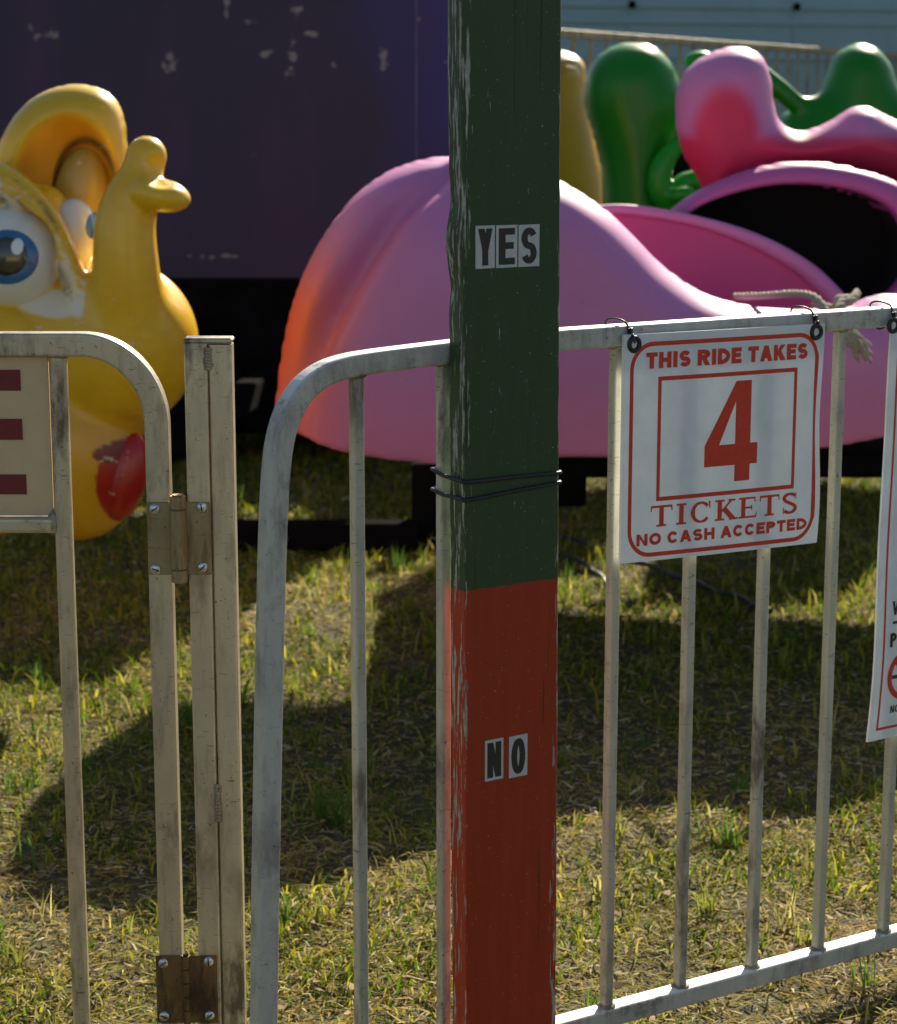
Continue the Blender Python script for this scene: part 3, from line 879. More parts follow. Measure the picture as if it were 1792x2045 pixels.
# ---- black ties round board and bar
def wire_tie(v_bar, v_l, v_r, label):
    r = 0.0028
    o_f, o_b = OFFB + TH + r, -0.0085 - r
    tb_ = ts_bar2 - 0.0115
    a = F(925, v_l, o_f); c = F(1120, v_r, o_f); s = F(880, v_bar, 0.0)
    pts = [FP(tb_, s[1], o_b), FP(tb_ - 0.003, s[1], 0.0), FP(tL - 0.011, (s[1] + a[1]) / 2, OFFB + 0.004), FP(tL - 0.0045, a[1] + 0.002, OFFB + TH - 0.005), FP(tL + 0.004, a[1], o_f),
           FP(tC, (a[1] + c[1]) / 2 + 0.0005, o_f), FP(tR - 0.010, c[1], o_f), FP(tR - 0.003, c[1], o_f - 0.0008), FP(tR + r - 0.001, c[1], OFFB + TH - 0.006), FP(tR + r - 0.001, c[1] - 0.002, OFFB), FP(tR - 0.01, c[1] - 0.003, o_b), FP(tC, s[1], o_b - 0.003), FP(tb_, s[1], o_b)]
    b = MB(); b.tube(catmull(pts, 8), r, 10); o = b.build('wire_tie', M_BLACK, None, True)
    tag(o, label, 'cable tie', 'black wires tied round board and bar')
ts_bar2 = sorted(ts)[1]
wire_tie(938, 964, 944, 'upper of the two black rubber wires wrapped round the green board')
wire_tie(978, 1000, 964, 'lower of the two black rubber wires wrapped round the green board')

# ================================================================== TICKET SIGN
def make_ticket_sign():
    off = TUBE / 2 + 0.003
    tl_, zt_ = F(1241, 668, off); tr_, ztr = F(1641, 645, off); _, zbl = F(1238, 1124, off); _, zbr = F(1642, 1080, off)
    z1, z0 = (zt_ + ztr) / 2, (zbl + zbr) / 2
    W_, H_ = tr_ - tl_, z1 - z0
    c = FP(tl_ + W_ / 2, z0, off)
    root = thing('ticket_sign', 'white corrugated plastic sign with red border reading THIS RIDE TAKES 4 TICKETS', 'sign', tuple(c), FA, None)
    def warp(x, y):                                                  # small curl of the sheet
        return 0.003 * math.sin(x / W_ * 3.1) + (0.004 * max(0, x / W_ - 0.9) * 10 * math.sin(y / H_ * 7)) * 0.5 + 0.002
    def fm(x, y, l=0.0):
            q = x / W_
            zb__ = zbl + (zbr - zbl) * q; zt__ = zt_ + (ztr - zt_) * q
            return FP(tl_ + x + (0.0015 * math.sin(y / H_ * 9) if x > W_ * 0.97 else 0), zb__ + (zt__ - zb__) * y / H_, off + 0.004 + warp(x, y) + l)
    nx_, nz_ = 40, 44
    b = MB()
    V, Fc = [], []
    for s_ in (0, 1):
        for i in range(nx_ + 1):
            for j in range(nz_ + 1): V.append(fm(W_ * i / nx_, H_ * j / nz_, -0.004 * s_))
    K_ = (nx_ + 1) * (nz_ + 1); q = lambda i, j, s_=0: s_ * K_ + i * (nz_ + 1) + j
    for i in range(nx_):
        for j in range(nz_):
            Fc.append((q(i, j), q(i + 1, j), q(i + 1, j + 1), q(i, j + 1))); Fc.append((q(i, j, 1), q(i, j + 1, 1), q(i + 1, j + 1, 1), q(i + 1, j, 1)))
    for i in range(nx_):
        Fc.append((q(i, 0, 1), q(i + 1, 0, 1), q(i + 1, 0), q(i, 0))); Fc.append((q(i, nz_), q(i + 1, nz_), q(i + 1, nz_, 1), q(i, nz_, 1)))
    for j in range(nz_):
        Fc.append((q(0, j), q(0, j + 1), q(0, j + 1, 1), q(0, j, 1))); Fc.append((q(nx_, j), q(nx_, j, 1), q(nx_, j + 1, 1), q(nx_, j + 1)))
    b.add(V, Fc); b.build('sheet', M_SHEET, root)
    # artwork, in fractions of the sheet read from the photograph
    S = lambda u, v: ((u - 1240) / 401 * W_, None)
    ink = MB()
    def band(pts, w_, closed=True, step=0.006):
        pts = [np.array(p, float) for p in pts]; seg = []
        n = len(pts)
        for i in range(n if closed else n - 1):
            a, c_ = pts[i], pts[(i + 1) % n]; m_ = max(1, int(np.linalg.norm(c_ - a) / step))
            for k in range(m_): seg.append(a + (c_ - a) * k / m_)
        if not closed: seg.append(pts[-1])
        m_ = len(seg); A, B = [], []
        for i in range(m_):
            t_ = seg[(i + 1) % m_] - seg[i - 1] if closed else seg[min(i + 1, m_ - 1)] - seg[max(i - 1, 0)]
            t_ = t_ / (np.linalg.norm(t_) + 1e-9); nn = np.array([-t_[1], t_[0]])
            A.append(seg[i] - nn * w_ / 2); B.append(seg[i] + nn * w_ / 2)
        V = [fm(p[0], p[1], 0.0003) for p in A] + [fm(p[0], p[1], 0.0003) for p in B]
        ink.add(V, [(i, (i + 1) % m_, m_ + (i + 1) % m_, m_ + i) for i in range(m_ if closed else m_ - 1)])
    x0, x1, y0, y1, r = W_ * 0.040, W_ * 0.966, H_ * 0.028, H_ * 0.955, W_ * 0.098
    rr = []
    for cx, cy, a0 in ((x1 - r, y1 - r, 0), (x0 + r, y1 - r, 90), (x0 + r, y0 + r, 180), (x1 - r, y0 + r, 270)): rr += arc(cx, cy, r, r, a0, a0 + 90, 10)
    band(rr, W_ * 0.0165)
    ink.build('red_border', M_REDINK, root)
    ink = MB()
    bx0, bx1, by0, by1 = W_ * 0.172, W_ * 0.855, H_ * 0.273, H_ * 0.802
    bw = W_ * 0.016
    for a, c_ in (((bx0 - bw / 2, by1), (bx1 + bw / 2, by1)), ((bx0 - bw / 2, by0), (bx1 + bw / 2, by0)), ((bx0, by0 + bw / 2), (bx0, by1 - bw / 2)), ((bx1, by0 + bw / 2), (bx1, by1 - bw / 2))):
        band([a, c_], bw, False)
    ink.build('red_box', M_REDINK, root)
    fml = lambda x, y, l: fm(x, y, l + 0.0002)
    t_ = MB(); letters(t_, 'THIS RIDE TAKES', W_ * 0.105, W_ * 0.915, H_ * 0.848, H_ * 0.070, fml, sw=0.33, gap=0.11); t_.build('lettering', M_REDINK, root)
    t_ = MB(); x4, w4, h4 = W_ * 0.394, W_ * 0.268, H_ * 0.448
    for poly in glyph('4', w4, h4, 0.1):
        _zk[0] += 1
        t_.add([fm(x4 + a, H_ * 0.322 + c_, 0.0003) for a, c_ in poly], [tuple(range(len(poly)))])
    t_.build('numeral', M_REDINK, root)
    t_ = MB(); letters(t_, 'TICKETS', W_ * 0.140, W_ * 0.882, H_ * 0.150, H_ * 0.094, fml, sw=0.26, slab=True, gap=0.17); t_.build('serif_lettering', M_REDINK, root)
    t_ = MB(); letters(t_, 'NO CASH ACCEPTED', W_ * 0.074, W_ * 0.938, H_ * 0.070, H_ * 0.053, fml, sw=0.33, gap=0.13); t_.build('lettering', M_REDINK, root)
    for gx, gy in ((0.048, 0.958), (0.955, 0.965)):
        g = MB(); cpt = (W_ * gx, H_ * gy)
        pth = [fm(cpt[0] + 0.0088 * math.cos(a), cpt[1] + 0.0095 * math.sin(a), 0.0005) for a in np.linspace(0, 2 * math.pi, 25)]
        g.tube(pth, 0.0036, 8, False); g.build('grommet', M_BLACK, root, True)
    return fm, W_, H_, off
fm_s, WS, HS, OFS = make_ticket_sign()

def cable_tie(t_, zg, label, off=TUBE / 2 + 0.012):
    """thin black tie from a grommet up and over the rail"""
    zr = ztop(t_)
    h = TUBE / 2 + 0.0025
    pts = [FP(t_, zg, off + 0.002), FP(t_ - 0.001, zg + 0.012, off - 0.001), FP(t_ - 0.002, zr - h * 0.3, h + 0.002), FP(t_ - 0.004, zr + h - 0.001, h - 0.002), FP(t_ - 0.012, zr + h + 0.006, 0.0),
           FP(t_ - 0.018, zr + h + 0.002, -h + 0.004), FP(t_ - 0.014, zr, -h - 0.001), FP(t_ - 0.006, zr - h - 0.002, -h * 0.4), FP(t_ - 0.002, zg + 0.002, OFS - 0.006), FP(t_, zg - 0.001, off - 0.003)]
    b = MB(); b.tube(catmull(pts, 7), 0.0016, 8)
    b.box(FP(t_ - 0.001, zg + 0.017, h + 0.003), (0.006, 0.006, 0.009), [FD, -FN, (0, 0, 1)], 0.001)
    o = b.build('cable_tie', M_BLACK, None, True); tag(o, label, 'cable tie', 'black ties holding the signs on the rail')
g0 = F(1260, 684, 0.02); g1 = F(1629, 657, 0.02); g2 = F(1786, 650, 0.02)
cable_tie(g0[0], g0[1], 'black cable tie over the rail at the left top corner of the ticket sign')
cable_tie(g1[0], g1[1], 'black cable tie over the rail at the right top corner of the ticket sign')

# ---- warning sign at the right edge of the picture
def make_warning_sign():
    off = TUBE / 2 + 0.004
    ta, zt_ = F(1778, 632, off); tbt, zb_ = F(1725, 1480, off)
    H_ = zt_ - zb_; W_ = 0.27
    lean = ta - tbt
    sl = 0.0
    c = FP(tbt + W_ / 2, zb_, off)
    root = thing('warning_sign', 'tall white plastic sign with thin red border and a red prohibition circle', 'sign', tuple(c), FA)
    def fm(x, y, l=0.0): return FP(tbt + x + lean * y / H_ + 0.002 * math.sin(y / H_ * 11), zb_ + y + sl * x, off + 0.006 + 0.004 * math.sin(y / H_ * 6) + 0.003 + l)
    nx_, nz_ = 10, 60; V, Fc = [], []
    K_ = (nx_ + 1) * (nz_ + 1)
    for s_ in (0, 1):
        for i in range(nx_ + 1):
            for j in range(nz_ + 1):
                y = H_ * j / nz_; x = W_ * i / nx_
                if j == nz_ and i in (0, nx_): y -= 0.006
                V.append(fm(x, y, -0.004 * s_))
    q = lambda i, j, s_=0: s_ * K_ + i * (nz_ + 1) + j
    for i in range(nx_):
        for j in range(nz_):
            Fc.append((q(i, j), q(i + 1, j), q(i + 1, j + 1), q(i, j + 1))); Fc.append((q(i, j, 1), q(i, j + 1, 1), q(i + 1, j + 1, 1), q(i + 1, j, 1)))
        Fc.append((q(i, 0, 1), q(i + 1, 0, 1), q(i + 1, 0), q(i, 0))); Fc.append((q(i, nz_), q(i + 1, nz_), q(i + 1, nz_, 1), q(i, nz_, 1)))
    for j in range(nz_):
        Fc.append((q(0, j), q(0, j + 1), q(0, j + 1, 1), q(0, j, 1))); Fc.append((q(nx_, j), q(nx_, j, 1), q(nx_, j + 1, 1), q(nx_, j + 1)))
    b = MB(); b.add(V, Fc); b.build('sheet', M_SHEET, root)
    def xy(u, v):
        t_, z_ = F(u, v, off + 0.009); y = z_ - zb_; return t_ - tbt - lean * y / H_ - 0.002 * math.sin(y / H_ * 11), y
    ink = MB()
    m_, bw = xy(1751, 1457)[0], 0.0042
    yb, yt = xy(1751, 1457)[1], H_ - 0.035
    n = 60
    for xx in (m_, W_ - m_):
        ys = np.linspace(yb - bw / 2, yt + bw / 2, n)
        ink.add([fm(xx - bw / 2, y, 0.0004) for y in ys] + [fm(xx + bw / 2, y, 0.0004) for y in ys], [(i, n + i, n + i + 1, i + 1) for i in range(n - 1)])
    for yy in (yb, yt):
        ink.add([fm(m_ + bw / 2, yy - bw / 2, 0.0004), fm(W_ - m_ - bw / 2, yy - bw / 2, 0.0004), fm(W_ - m_ - bw / 2, yy + bw / 2, 0.0004), fm(m_ + bw / 2, yy + bw / 2, 0.0004)], [(0, 1, 2, 3)])
    ink.build('red_border', M_REDINK, root)
    sy_ = MB()
    cx, cy = xy(1808, 1345); r = cx - xy(1770, 1350)[0]; bw2 = r * 0.22
    ry = r * 1.0
    def ring(a, rr_): return fm(cx + rr_ * math.cos(a), cy + rr_ * math.sin(a), 0.00045)
    A = np.linspace(0, 2 * math.pi, 49)
    sy_.add([ring(a, r) for a in A] + [ring(a, r - bw2) for a in A], [(i, i + 1, 49 + i + 1, 49 + i) for i in range(48)])
    d = np.array([math.cos(math.radians(135)), math.sin(math.radians(135))]); nn = np.array([-d[1], d[0]]) * bw2 / 2
    pp = [d * (r - bw2 * .5) + nn, -d * (r - bw2 * .5) + nn, -d * (r - bw2 * .5) - nn, d * (r - bw2 * .5) - nn]
    sy_.add([fm(cx + p[0], cy + p[1], 0.0006) for p in pp], [(0, 1, 2, 3)])
    sy_.build('prohibition_circle', M_REDINK, root)
    bl = MB()
    x_, y_ = xy(1779, 1352); bl.add([fm(x_, y_ - 0.003, 0.0003), fm(x_ + 0.045, y_ - 0.003, 0.0003), fm(x_ + 0.045, y_ + 0.003, 0.0003), fm(x_, y_ + 0.003, 0.0003)], [(0, 1, 2, 3)])
    bl.build('black_bar', M_BLACKINK, root); bl = MB()
    x_, y_ = xy(1780, 1243); bl.add([fm(x_, y_ - 0.0022, 0.0003), fm(x_ + 0.12, y_ - 0.0022, 0.0003), fm(x_ + 0.12, y_ + 0.0022, 0.0003), fm(x_, y_ + 0.0022, 0.0003)], [(0, 1, 2, 3)])
    bl.build('black_bar', M_BLACKINK, root)
    tx = MB(); fml = lambda x, y, l: fm(x, y, l + 0.0002)
    x_, y_ = xy(1779, 1228); letters(tx, 'W', x_, x_ + 0.024, y_, 0.023, fml, sw=0.2)
    tx.build('lettering', M_BLACKINK, root); tx = MB()
    x_, y_ = xy(1774, 1292); letters(tx, 'PE', x_, x_ + 0.030, y_, 0.023, fml, sw=0.26)
    tx.build('lettering', M_BLACKINK, root); tx = MB()
    x_, y_ = xy(1776, 1424); letters(tx, 'NO S', x_, x_ + 0.032, y_, 0.0125, fml, sw=0.22)
    tx.build('lettering', M_BLACKINK, root)
    gx, gy = xy(1786, 650)
    g = MB(); g.tube([fm(gx + 0.0095 * math.cos(a), gy + 0.0095 * math.sin(a), 0.0005) for a in np.linspace(0, 2 * math.pi, 25)], 0.0036, 8, False); g.build('grommet', M_BLACK, root, True)
make_warning_sign()
cable_tie(g2[0], g2[1], 'black cable tie over the rail at the top of the tall warning sign')

# ================================================================== GATE, HINGE POST, HINGES
YG = 2.85
GT = 0.0325
GP = rsq(GT, GT, 0.004, 4)
NG_ = np.array([0, -1.0, 0])
def gx(u, v=1300): return float(P(u, v, YG)[0])
def gz(v): return float(P(320, v, YG)[2])
XG = gx(327)
gate = thing('gate', 'bare aluminium gate with rounded top corner at the left edge', 'gate', (XG, YG, 0))
zt_g = gz(687)
R_ = XG - gx(165, 700)
arcp = [np.array([XG - R_ + R_ * math.sin(a), YG, zt_g - R_ * 1.12 * (1 - math.cos(a))]) for a in np.linspace(0, math.pi / 2, 30)]
pth = [np.array([x, YG, zt_g]) for x in np.linspace(-1.45, XG - R_ - 0.01, 8)] + arcp + [np.array([XG, YG, 0.07])]
b = MB(); b.sweep(pth, GP, NG_); b.build('frame_tube', M_GATE, gate)
b = MB(); b.sweep([(XG - GT / 2, YG, 0.085), (-1.0, YG, 0.085), (-1.45, YG, 0.085)][::-1], GP, NG_); b.build('bottom_rail', M_GATE, gate)
BG = rsq(0.024, 0.024, 0.009, 5)
zr_ = gz(1047)
xb0 = gx(120, 900) + 0.002
for i in range(6):
    xb = xb0 - 0.135 * i
    top = zt_g - GT / 2 + 0.001 if i == 0 else zr_
    b = MB(); b.sweep([(xb, YG, 0.10), (xb, YG, 0.5), (xb, YG, top)], BG, NG_); b.build('bar', M_GATE, gate)
    b = MB(); b.blob((xb, YG, top), (0.017, 0.0165, 0.006), rough=0.14); b.build('weld', M_WELD, gate, True)
b = MB(); b.sweep([(-1.45, YG, zr_), (-1.0, YG, zr_), (xb0 - 0.010, YG, zr_)], rsq(0.022, 0.022, 0.005, 4), NG_); b.build('middle_rail', M_GATE, gate)
b = MB(); b.blob((xb0 - 0.013, YG, zr_ + 0.004), (0.009, 0.013, 0.017), rough=0.15); b.build('weld', M_WELD, gate, True)
b = MB(); b.sweep([(-1.45 - GT / 2, YG, 0.0), (-1.45 - GT / 2, YG, 0.6), (-1.45 - GT / 2, YG, zt_g + GT / 2)], GP, NG_); b.build('end_tube', M_GATE, gate)

def make_gate_sign():
    x1 = xb0 - 0.014; x0 = -1.42; z0 = gz(1030); z1 = zt_g - GT / 2 - 0.001
    root = thing('gate_sign', 'beige flat sign with dark red capital E inside the gate frame', 'sign', ((x0 + x1) / 2, YG, z0))
    b = MB(); b.box(((x0 + x1) / 2, YG + 0.002, (z0 + z1) / 2), (x1 - x0, 0.005, z1 - z0), None, 0.001); b.build('panel', M_PLY, root)
    e = MB()
    yy = YG - 0.0015
    xr, xs = gx(45, 850), gx(-62, 850)
    def rect(xa, xb, za, zb, y): e.add([(xa, y, za), (xb, y, za), (xb, y, zb), (xa, y, zb)], [(0, 1, 2, 3)])
    st = 0.035
    for va, vb, xe in ((738, 780, xr), (836, 878, xr), (947, 987, gx(53, 960))): rect(xs + st, xe, gz(vb), gz(va), yy)
    rect(xs, xs + st, gz(987), gz(738), yy)
    e.build('letter', M_DRED, root)
make_gate_sign()

XP = gx(407); XQ = XP + 0.0335
post = thing('gate_post', 'twin aluminium tube post beside the gate with a welded seam', 'post', (XP, YG, 0))
zt_p = gz(683)
for k, x in enumerate((XP, XQ)):
    wd_ = 0.032 if k == 0 else 0.031
    b = MB(); b.sweep([(x, YG, 0.0), (x, YG, 0.5), (x, YG, zt_p - (0.002 if k else 0))], rsq(wd_, GT, 0.0028, 3), NG_); b.build('tube', M_GATE, post)
b = MB(); b.box(((XP + XQ) / 2, YG, zt_p + 0.0035), (0.066, GT + 0.002, 0.007), None, 0.0022); b.build('cap', M_GATE, post)
def bead(x, z, h, n, w_=0.0065):
    b = MB(); r_ = random.Random(int(z * 1000))
    for i in range(n): b.blob((x + r_.uniform(-1, 1) * 0.0006, YG - GT / 2 - 0.0005, z - h / 2 + h * i / (n - 1)), (w_ * r_.uniform(0.8, 1.1), 0.0025, h / n * 0.85), seg=10, rings=6)
    b.build('weld', M_WELD, post, True)
bead((XP + XQ) / 2, gz(714), 0.026, 7); bead((XP + XQ) / 2 + 0.0005, gz(1597), 0.050, 11, 0.0055)

def screw(parent, x, z, y, ang):
    s = MB(); r = 0.0075
    V, Fc = [], []
    prof = [(1.0, 0.0), (0.98, 0.0012), (0.85, 0.0024), (0.55, 0.0033), (0.0, 0.0036)]
    seg = 20
    for rr_, hh in prof[:-1]:
        for j in range(seg): V.append((x + r * rr_ * math.cos(2 * math.pi * j / seg), y - hh, z + r * rr_ * math.sin(2 * math.pi * j / seg)))
    V.append((x, y - 0.0036, z))
    for i in range(3):
        for j in range(seg): Fc.append((i * seg + j, i * seg + (j + 1) % seg, (i + 1) * seg + (j + 1) % seg, (i + 1) * seg + j))
    for j in range(seg): Fc.append((3 * seg + j, 3 * seg + (j + 1) % seg, 4 * seg))
    s.add(V, Fc); so = s.build('screw', M_SCREW, parent, True)
    g = MB(); ca, sa = math.cos(ang), math.sin(ang)
    g.box((x, y - 0.0034, z), (0.0105, 0.0012, 0.0015), [(ca, 0, sa), (0, 1, 0), (-sa, 0, ca)])
    so2 = g.build('slot', M_STEEL, so, False)
    return so
def hinge(v0, v1, ul, ur, ub, us, mat, label, rb, screws):
    z1, z0 = gz(v0), gz(v1)
    y = YG - GT / 2
    vm = (v0 + v1) / 2
    root = thing('hinge', label, 'hinge', (gx(ub, vm), y, z0), 0, 'hinges between gate and post')
    X = lambda u: gx(u, vm)
    for ua, uc in ((ul, ub - 4), (ub + 4, ur)):
        b = MB(); b.box(((X(ua) + X(uc)) / 2, y - 0.0016, (z0 + z1) / 2), (X(uc) - X(ua), 0.003, z1 - z0), None, 0.0008); b.build('leaf', mat, root)
    n = 3 if rb > 0.009 else 5
    ext = 0.010 if rb > 0.009 else 0.001
    hs = (z1 - z0 + 2 * ext)
    cuts = [0, 0.155, 0.845, 1] if n == 3 else [0, 0.2, 0.4, 0.6, 0.8, 1]
    yb = y - rb * 0.55
    for i in range(len(cuts) - 1):
        a, c = z0 - ext + hs * cuts[i] + 0.0007, z0 - ext + hs * cuts[i + 1] - 0.0007
        b = MB(); r1 = rb * (1.0 if i != 1 or n == 5 else 1.04)
        b.tube([(X(ub), yb, a), (X(ub), yb, a + 0.001), (X(ub), yb, (a + c) / 2), (X(ub), yb, c - 0.001), (X(ub), yb, c)], [r1 * .93, r1, r1, r1, r1 * .93], 20); b.build('knuckle', mat, root, False)
    b = MB(); b.tube([(X(ub), yb, z0 - ext), (X(ub), yb, z1 + ext + 0.0015)], rb * 0.7, 14); b.build('pin', M_STEEL if rb < .009 else mat, root)
    for k, (u, v) in enumerate(screws): screw(root, gx(u, v), gz(v), y - 0.003, 0.6 + k * 1.1)
hinge(998, 1142, 299, 424, 361, 0, M_HINGE, 'upper hinge, yellowish steel with a thick round barrel', 0.0112, [(313, 1011), (406, 1008), (315, 1131), (408, 1127)])
hinge(1899, 2032, 316, 437, 376, 0, M_RUST, 'lower hinge, dark rusty brown plates with bright screws', 0.0055, [(330, 1913), (420, 1910), (332, 2018), (422, 2017)])

# ================================================================== YELLOW ELEPHANT CAR
M_YEL = gloss_paint('yellow_fibreglass', (0.72, 0.62, 0.42), 0.655, 0.34)
M_PNK = gloss_paint('pink_fibreglass', (0.55, 0.33, 0.42), 0.69, 0.5, 0.3, 0.04)
M_GRN = gloss_paint('green_fibreglass', (0.3, 0.4, 0.25), 0.80, 0.36, 0.3, 0.08)
YEL = np.array([0.82, 0.50, 0.015])
def make_elephant():
    Y0 = 5.2
    base = P(150, 1078, Y0)
    root = thing('elephant_ride_car', 'yellow elephant head ride car with raised trunk and blue eye', 'ride car', (base[0], Y0, 0))
    # head and trunk
    f = Field(Y0, -330, 420, 240, 1100, -230, 330, 6)
    f.add(f.ell((238, 690, 0), (158, 168, 160)))
    f.add(f.ell((120, 690, 60), (190, 190, 170)), 30)
    f.add(f.ell((160, 905, -5), (137, 172, 130)), 22)
    f.add(f.ell((-40, 560, 90), (200, 200, 190)), 20)
    f.add(f.ell((60, 460, 70), (115, 98, 120), 20), 25)
    f.add(f.ell((-120, 900, 120), (300, 190, 200)), 30)
    # cheek under the eye
    f.add(f.ell((10, 668, -62), (100, 58, 70), 8), 8)
    # trunk
    f.add(f.chain([(262, 660, -60, 92), (252, 590, -95, 74), (250, 520, -112, 64), (250, 450, -115, 59), (262, 400, -112, 54), (282, 350, -105, 42), (292, 312, -100, 40)]), 26)
    f.add(f.ell((318, 389, -140), (62, 33, 54), 12), 12)
    f.cut(f.ell((322, 331, -190), (46, 43, 74)), 6)
    f.cut(f.ell((352, 342, -120), (24, 13, 80), 12), 7)
    # bridge of the nose and brows
    f.add(f.chain([(-60, 330, -20, 30), (20, 365, -55, 30), (85, 430, -85, 30), (128, 510, -100, 27), (158, 590, -96, 24), (190, 640, -90, 20)]), 26)
    f.add(f.ell((78, 428, -16), (60, 62, 66)), 22)
    for k, (du, dv) in enumerate(((0, 0), (-14, 16), (-30, 34))):
        f.cut(f.chain([(-40 + du, 352 + dv, -66, 5), (30 + du, 378 + dv, -92, 5), (92 + du, 440 + dv, -120, 5), (128 + du, 520 + dv, -132, 4)]), 6)
    f.cut(f.ell((30, 512, -95), (92, 92, 60), 12), 10)
    # mouth
    f.cut(f.chain([(200, 878, -130, 8), (260, 888, -110, 16), (330, 880, -40, 24)]), 10)
    f.cut(f.ell((290, 960, -95), (46, 80, 60), 12), 8)
    def paint(p):
        u, v, w = p.T
        c = np.tile(YEL, (len(p), 1))
        n = hash_noise(p, 0.05, 3)
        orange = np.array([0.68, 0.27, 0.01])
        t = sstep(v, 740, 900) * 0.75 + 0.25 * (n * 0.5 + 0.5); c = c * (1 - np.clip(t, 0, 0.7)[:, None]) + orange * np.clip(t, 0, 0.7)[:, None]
        # white round the eye and worn to white along the brow
        e = ((u - 36) / 100) ** 2 + ((v - 516) / 84) ** 2 + n * 0.12
        k = (1 - sstep(e, 0.86, 1.0)) * (w < 40)
        white = np.array([0.76, 0.72, 0.58]); c = c * (1 - k[:, None]) + white * k[:, None]
        br = np.exp(-(((v - 470) - (u - 85) * 1.15) / 60) ** 2) * ((u > -60) & (u < 190) & (v < 640) & (w < 20))
        k = sstep(br + hash_noise(p * np.array([1, .6, 1]), 0.14, 9) * 0.35, 0.55, 0.95) * 0.8; c = c * (1 - k[:, None]) + white * k[:, None]
        e2 = ((u - 120) / 65) ** 2 + ((v - 600) / 26) ** 2
        k = (1 - sstep(e2 + n * .3, 0.7, 1.2)) * (w < -20) * 0.9; c = c * (1 - k[:, None]) + white * k[:, None]
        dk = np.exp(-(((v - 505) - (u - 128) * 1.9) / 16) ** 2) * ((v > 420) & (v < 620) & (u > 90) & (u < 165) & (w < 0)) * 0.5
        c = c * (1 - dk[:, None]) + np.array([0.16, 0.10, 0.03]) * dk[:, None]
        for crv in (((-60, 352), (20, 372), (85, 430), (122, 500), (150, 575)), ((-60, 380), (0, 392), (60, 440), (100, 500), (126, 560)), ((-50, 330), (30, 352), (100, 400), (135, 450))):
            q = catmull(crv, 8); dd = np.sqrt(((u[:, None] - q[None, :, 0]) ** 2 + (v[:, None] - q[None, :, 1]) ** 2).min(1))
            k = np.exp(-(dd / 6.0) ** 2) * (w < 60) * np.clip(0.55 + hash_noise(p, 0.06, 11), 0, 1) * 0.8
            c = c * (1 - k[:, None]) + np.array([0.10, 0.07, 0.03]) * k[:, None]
        # red mouth
        m = ((u - 268) / 58) ** 2 + ((v - 950) / 92) ** 2
        k = (1 - sstep(m, 0.92, 1.02)) * (w < 10) * (u > 205); c = c * (1 - k[:, None]) + np.array([0.42, 0.02, 0.012]) * k[:, None]
        k = (1 - sstep(((u - 262) / 58) ** 2 + ((v - 884 + (u - 262) * 0.08) / 21) ** 2, 0.9, 1.05)) * (w < 30); c = c * (1 - k[:, None]) + np.array([0.20, 0.010, 0.018]) * k[:, None]
        return c
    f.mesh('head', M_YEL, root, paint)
    # tongue / lower lip, red
    f = Field(Y0, 180, 340, 850, 1080, -190, 60, 5)
    f.add(f.ell((250, 952, -62), (44, 90, 46), 12))
    f.mesh('lip', M_YEL, root, (0.42, 0.014, 0.008))
    # ear
    f = Field(Y0, -90, 280, 140, 560, -60, 230, 5)
    f.add(f.pillow([(-60, 400), (-25, 300), (5, 240), (40, 202), (90, 175), (145, 168), (195, 180), (224, 210), (237, 255), (241, 310), (240, 360), (226, 420), (190, 480), (120, 520), (30, 500)], 60, 75, 60, 90))
    f.cut(f.ell((122, 390, 10), (100, 148, 74), 8), 26)
    f.cut(f.ell((162, 390, 60), (68, 110, 54)), 6)
    def pe(p):
        u, v, w = p.T; c = np.tile(YEL * np.array([0.92, 0.95, 1.0]), (len(p), 1))
        e = ((u - 128) / 108) ** 2 + ((v - 390) / 165) ** 2; k = (1 - sstep(e, 0.75, 1.1)) * (w < 110) * 0.75
        c = c * (1 - k[:, None]) + np.array([0.62, 0.24, 0.012]) * k[:, None]
        d = np.sqrt(((u - 160) / 66) ** 2 + ((v - 375) / 96) ** 2); k = np.exp(-((d - 0.98) / 0.11) ** 2) * (w < 120) * 0.85
        return c * (1 - k[:, None]) + np.array([0.035, 0.022, 0.012]) * k[:, None]
    ear = f.mesh('ear', M_YEL, root, pe)
    f = Field(Y0, 60, 260, 250, 520, 30, 140, 5)
    f.add(f.ell((162, 400, 96), (58, 112, 46), 6))
    f.mesh('inner_ear', M_YEL, ear, (0.50, 0.34, 0.05))
    # eyes
    def eye(c, r, ic, ir, name='eye'):
        f = Field(Y0, c[0] - r[0] - 14, c[0] + r[0] + 14, c[1] - r[1] - 14, c[1] + r[1] + 14, c[2] - r[2] - 14, c[2] + r[2] + 14, 5)
        f.add(f.ell(c, r)); c = f.seen(c)
        def sc_(q): 
            ww = c[2] - r[2] * 0.97; k_ = ww * f.px / Y0
            return (896 + (q[0] - 896) * (1 + k_), 200 + (q[1] - 200) * (1 + k_))
        ic = sc_(ic); eye.fix = sc_
        e = f.mesh(name, M_EYEW, root, (0.74, 0.74, 0.68))
        def disc(nm, cc, rr, col, lift, raw=True):
            cc = sc_(cc) if raw else cc
            def wof(u, v):
                q = np.clip(1 - ((u - c[0]) / r[0]) ** 2 - ((v - c[1]) / r[1]) ** 2, 0, 1); return c[2] - r[2] * np.sqrt(q) - lift
            V, Fc = [], []; R1, S1 = 6, 36
            for i in range(R1 + 1):
                for j in range(S1):
                    a = 2 * math.pi * j / S1; u = cc[0] + rr[0] * i / R1 * math.cos(a); v = cc[1] + rr[1] * i / R1 * math.sin(a)
                    ww = wof(u, v) + (lift * 1.2 if i == R1 else 0)
                    p = P(u, v, Y0); p[1] += ww * Y0 * CT / FPX; V.append(p)
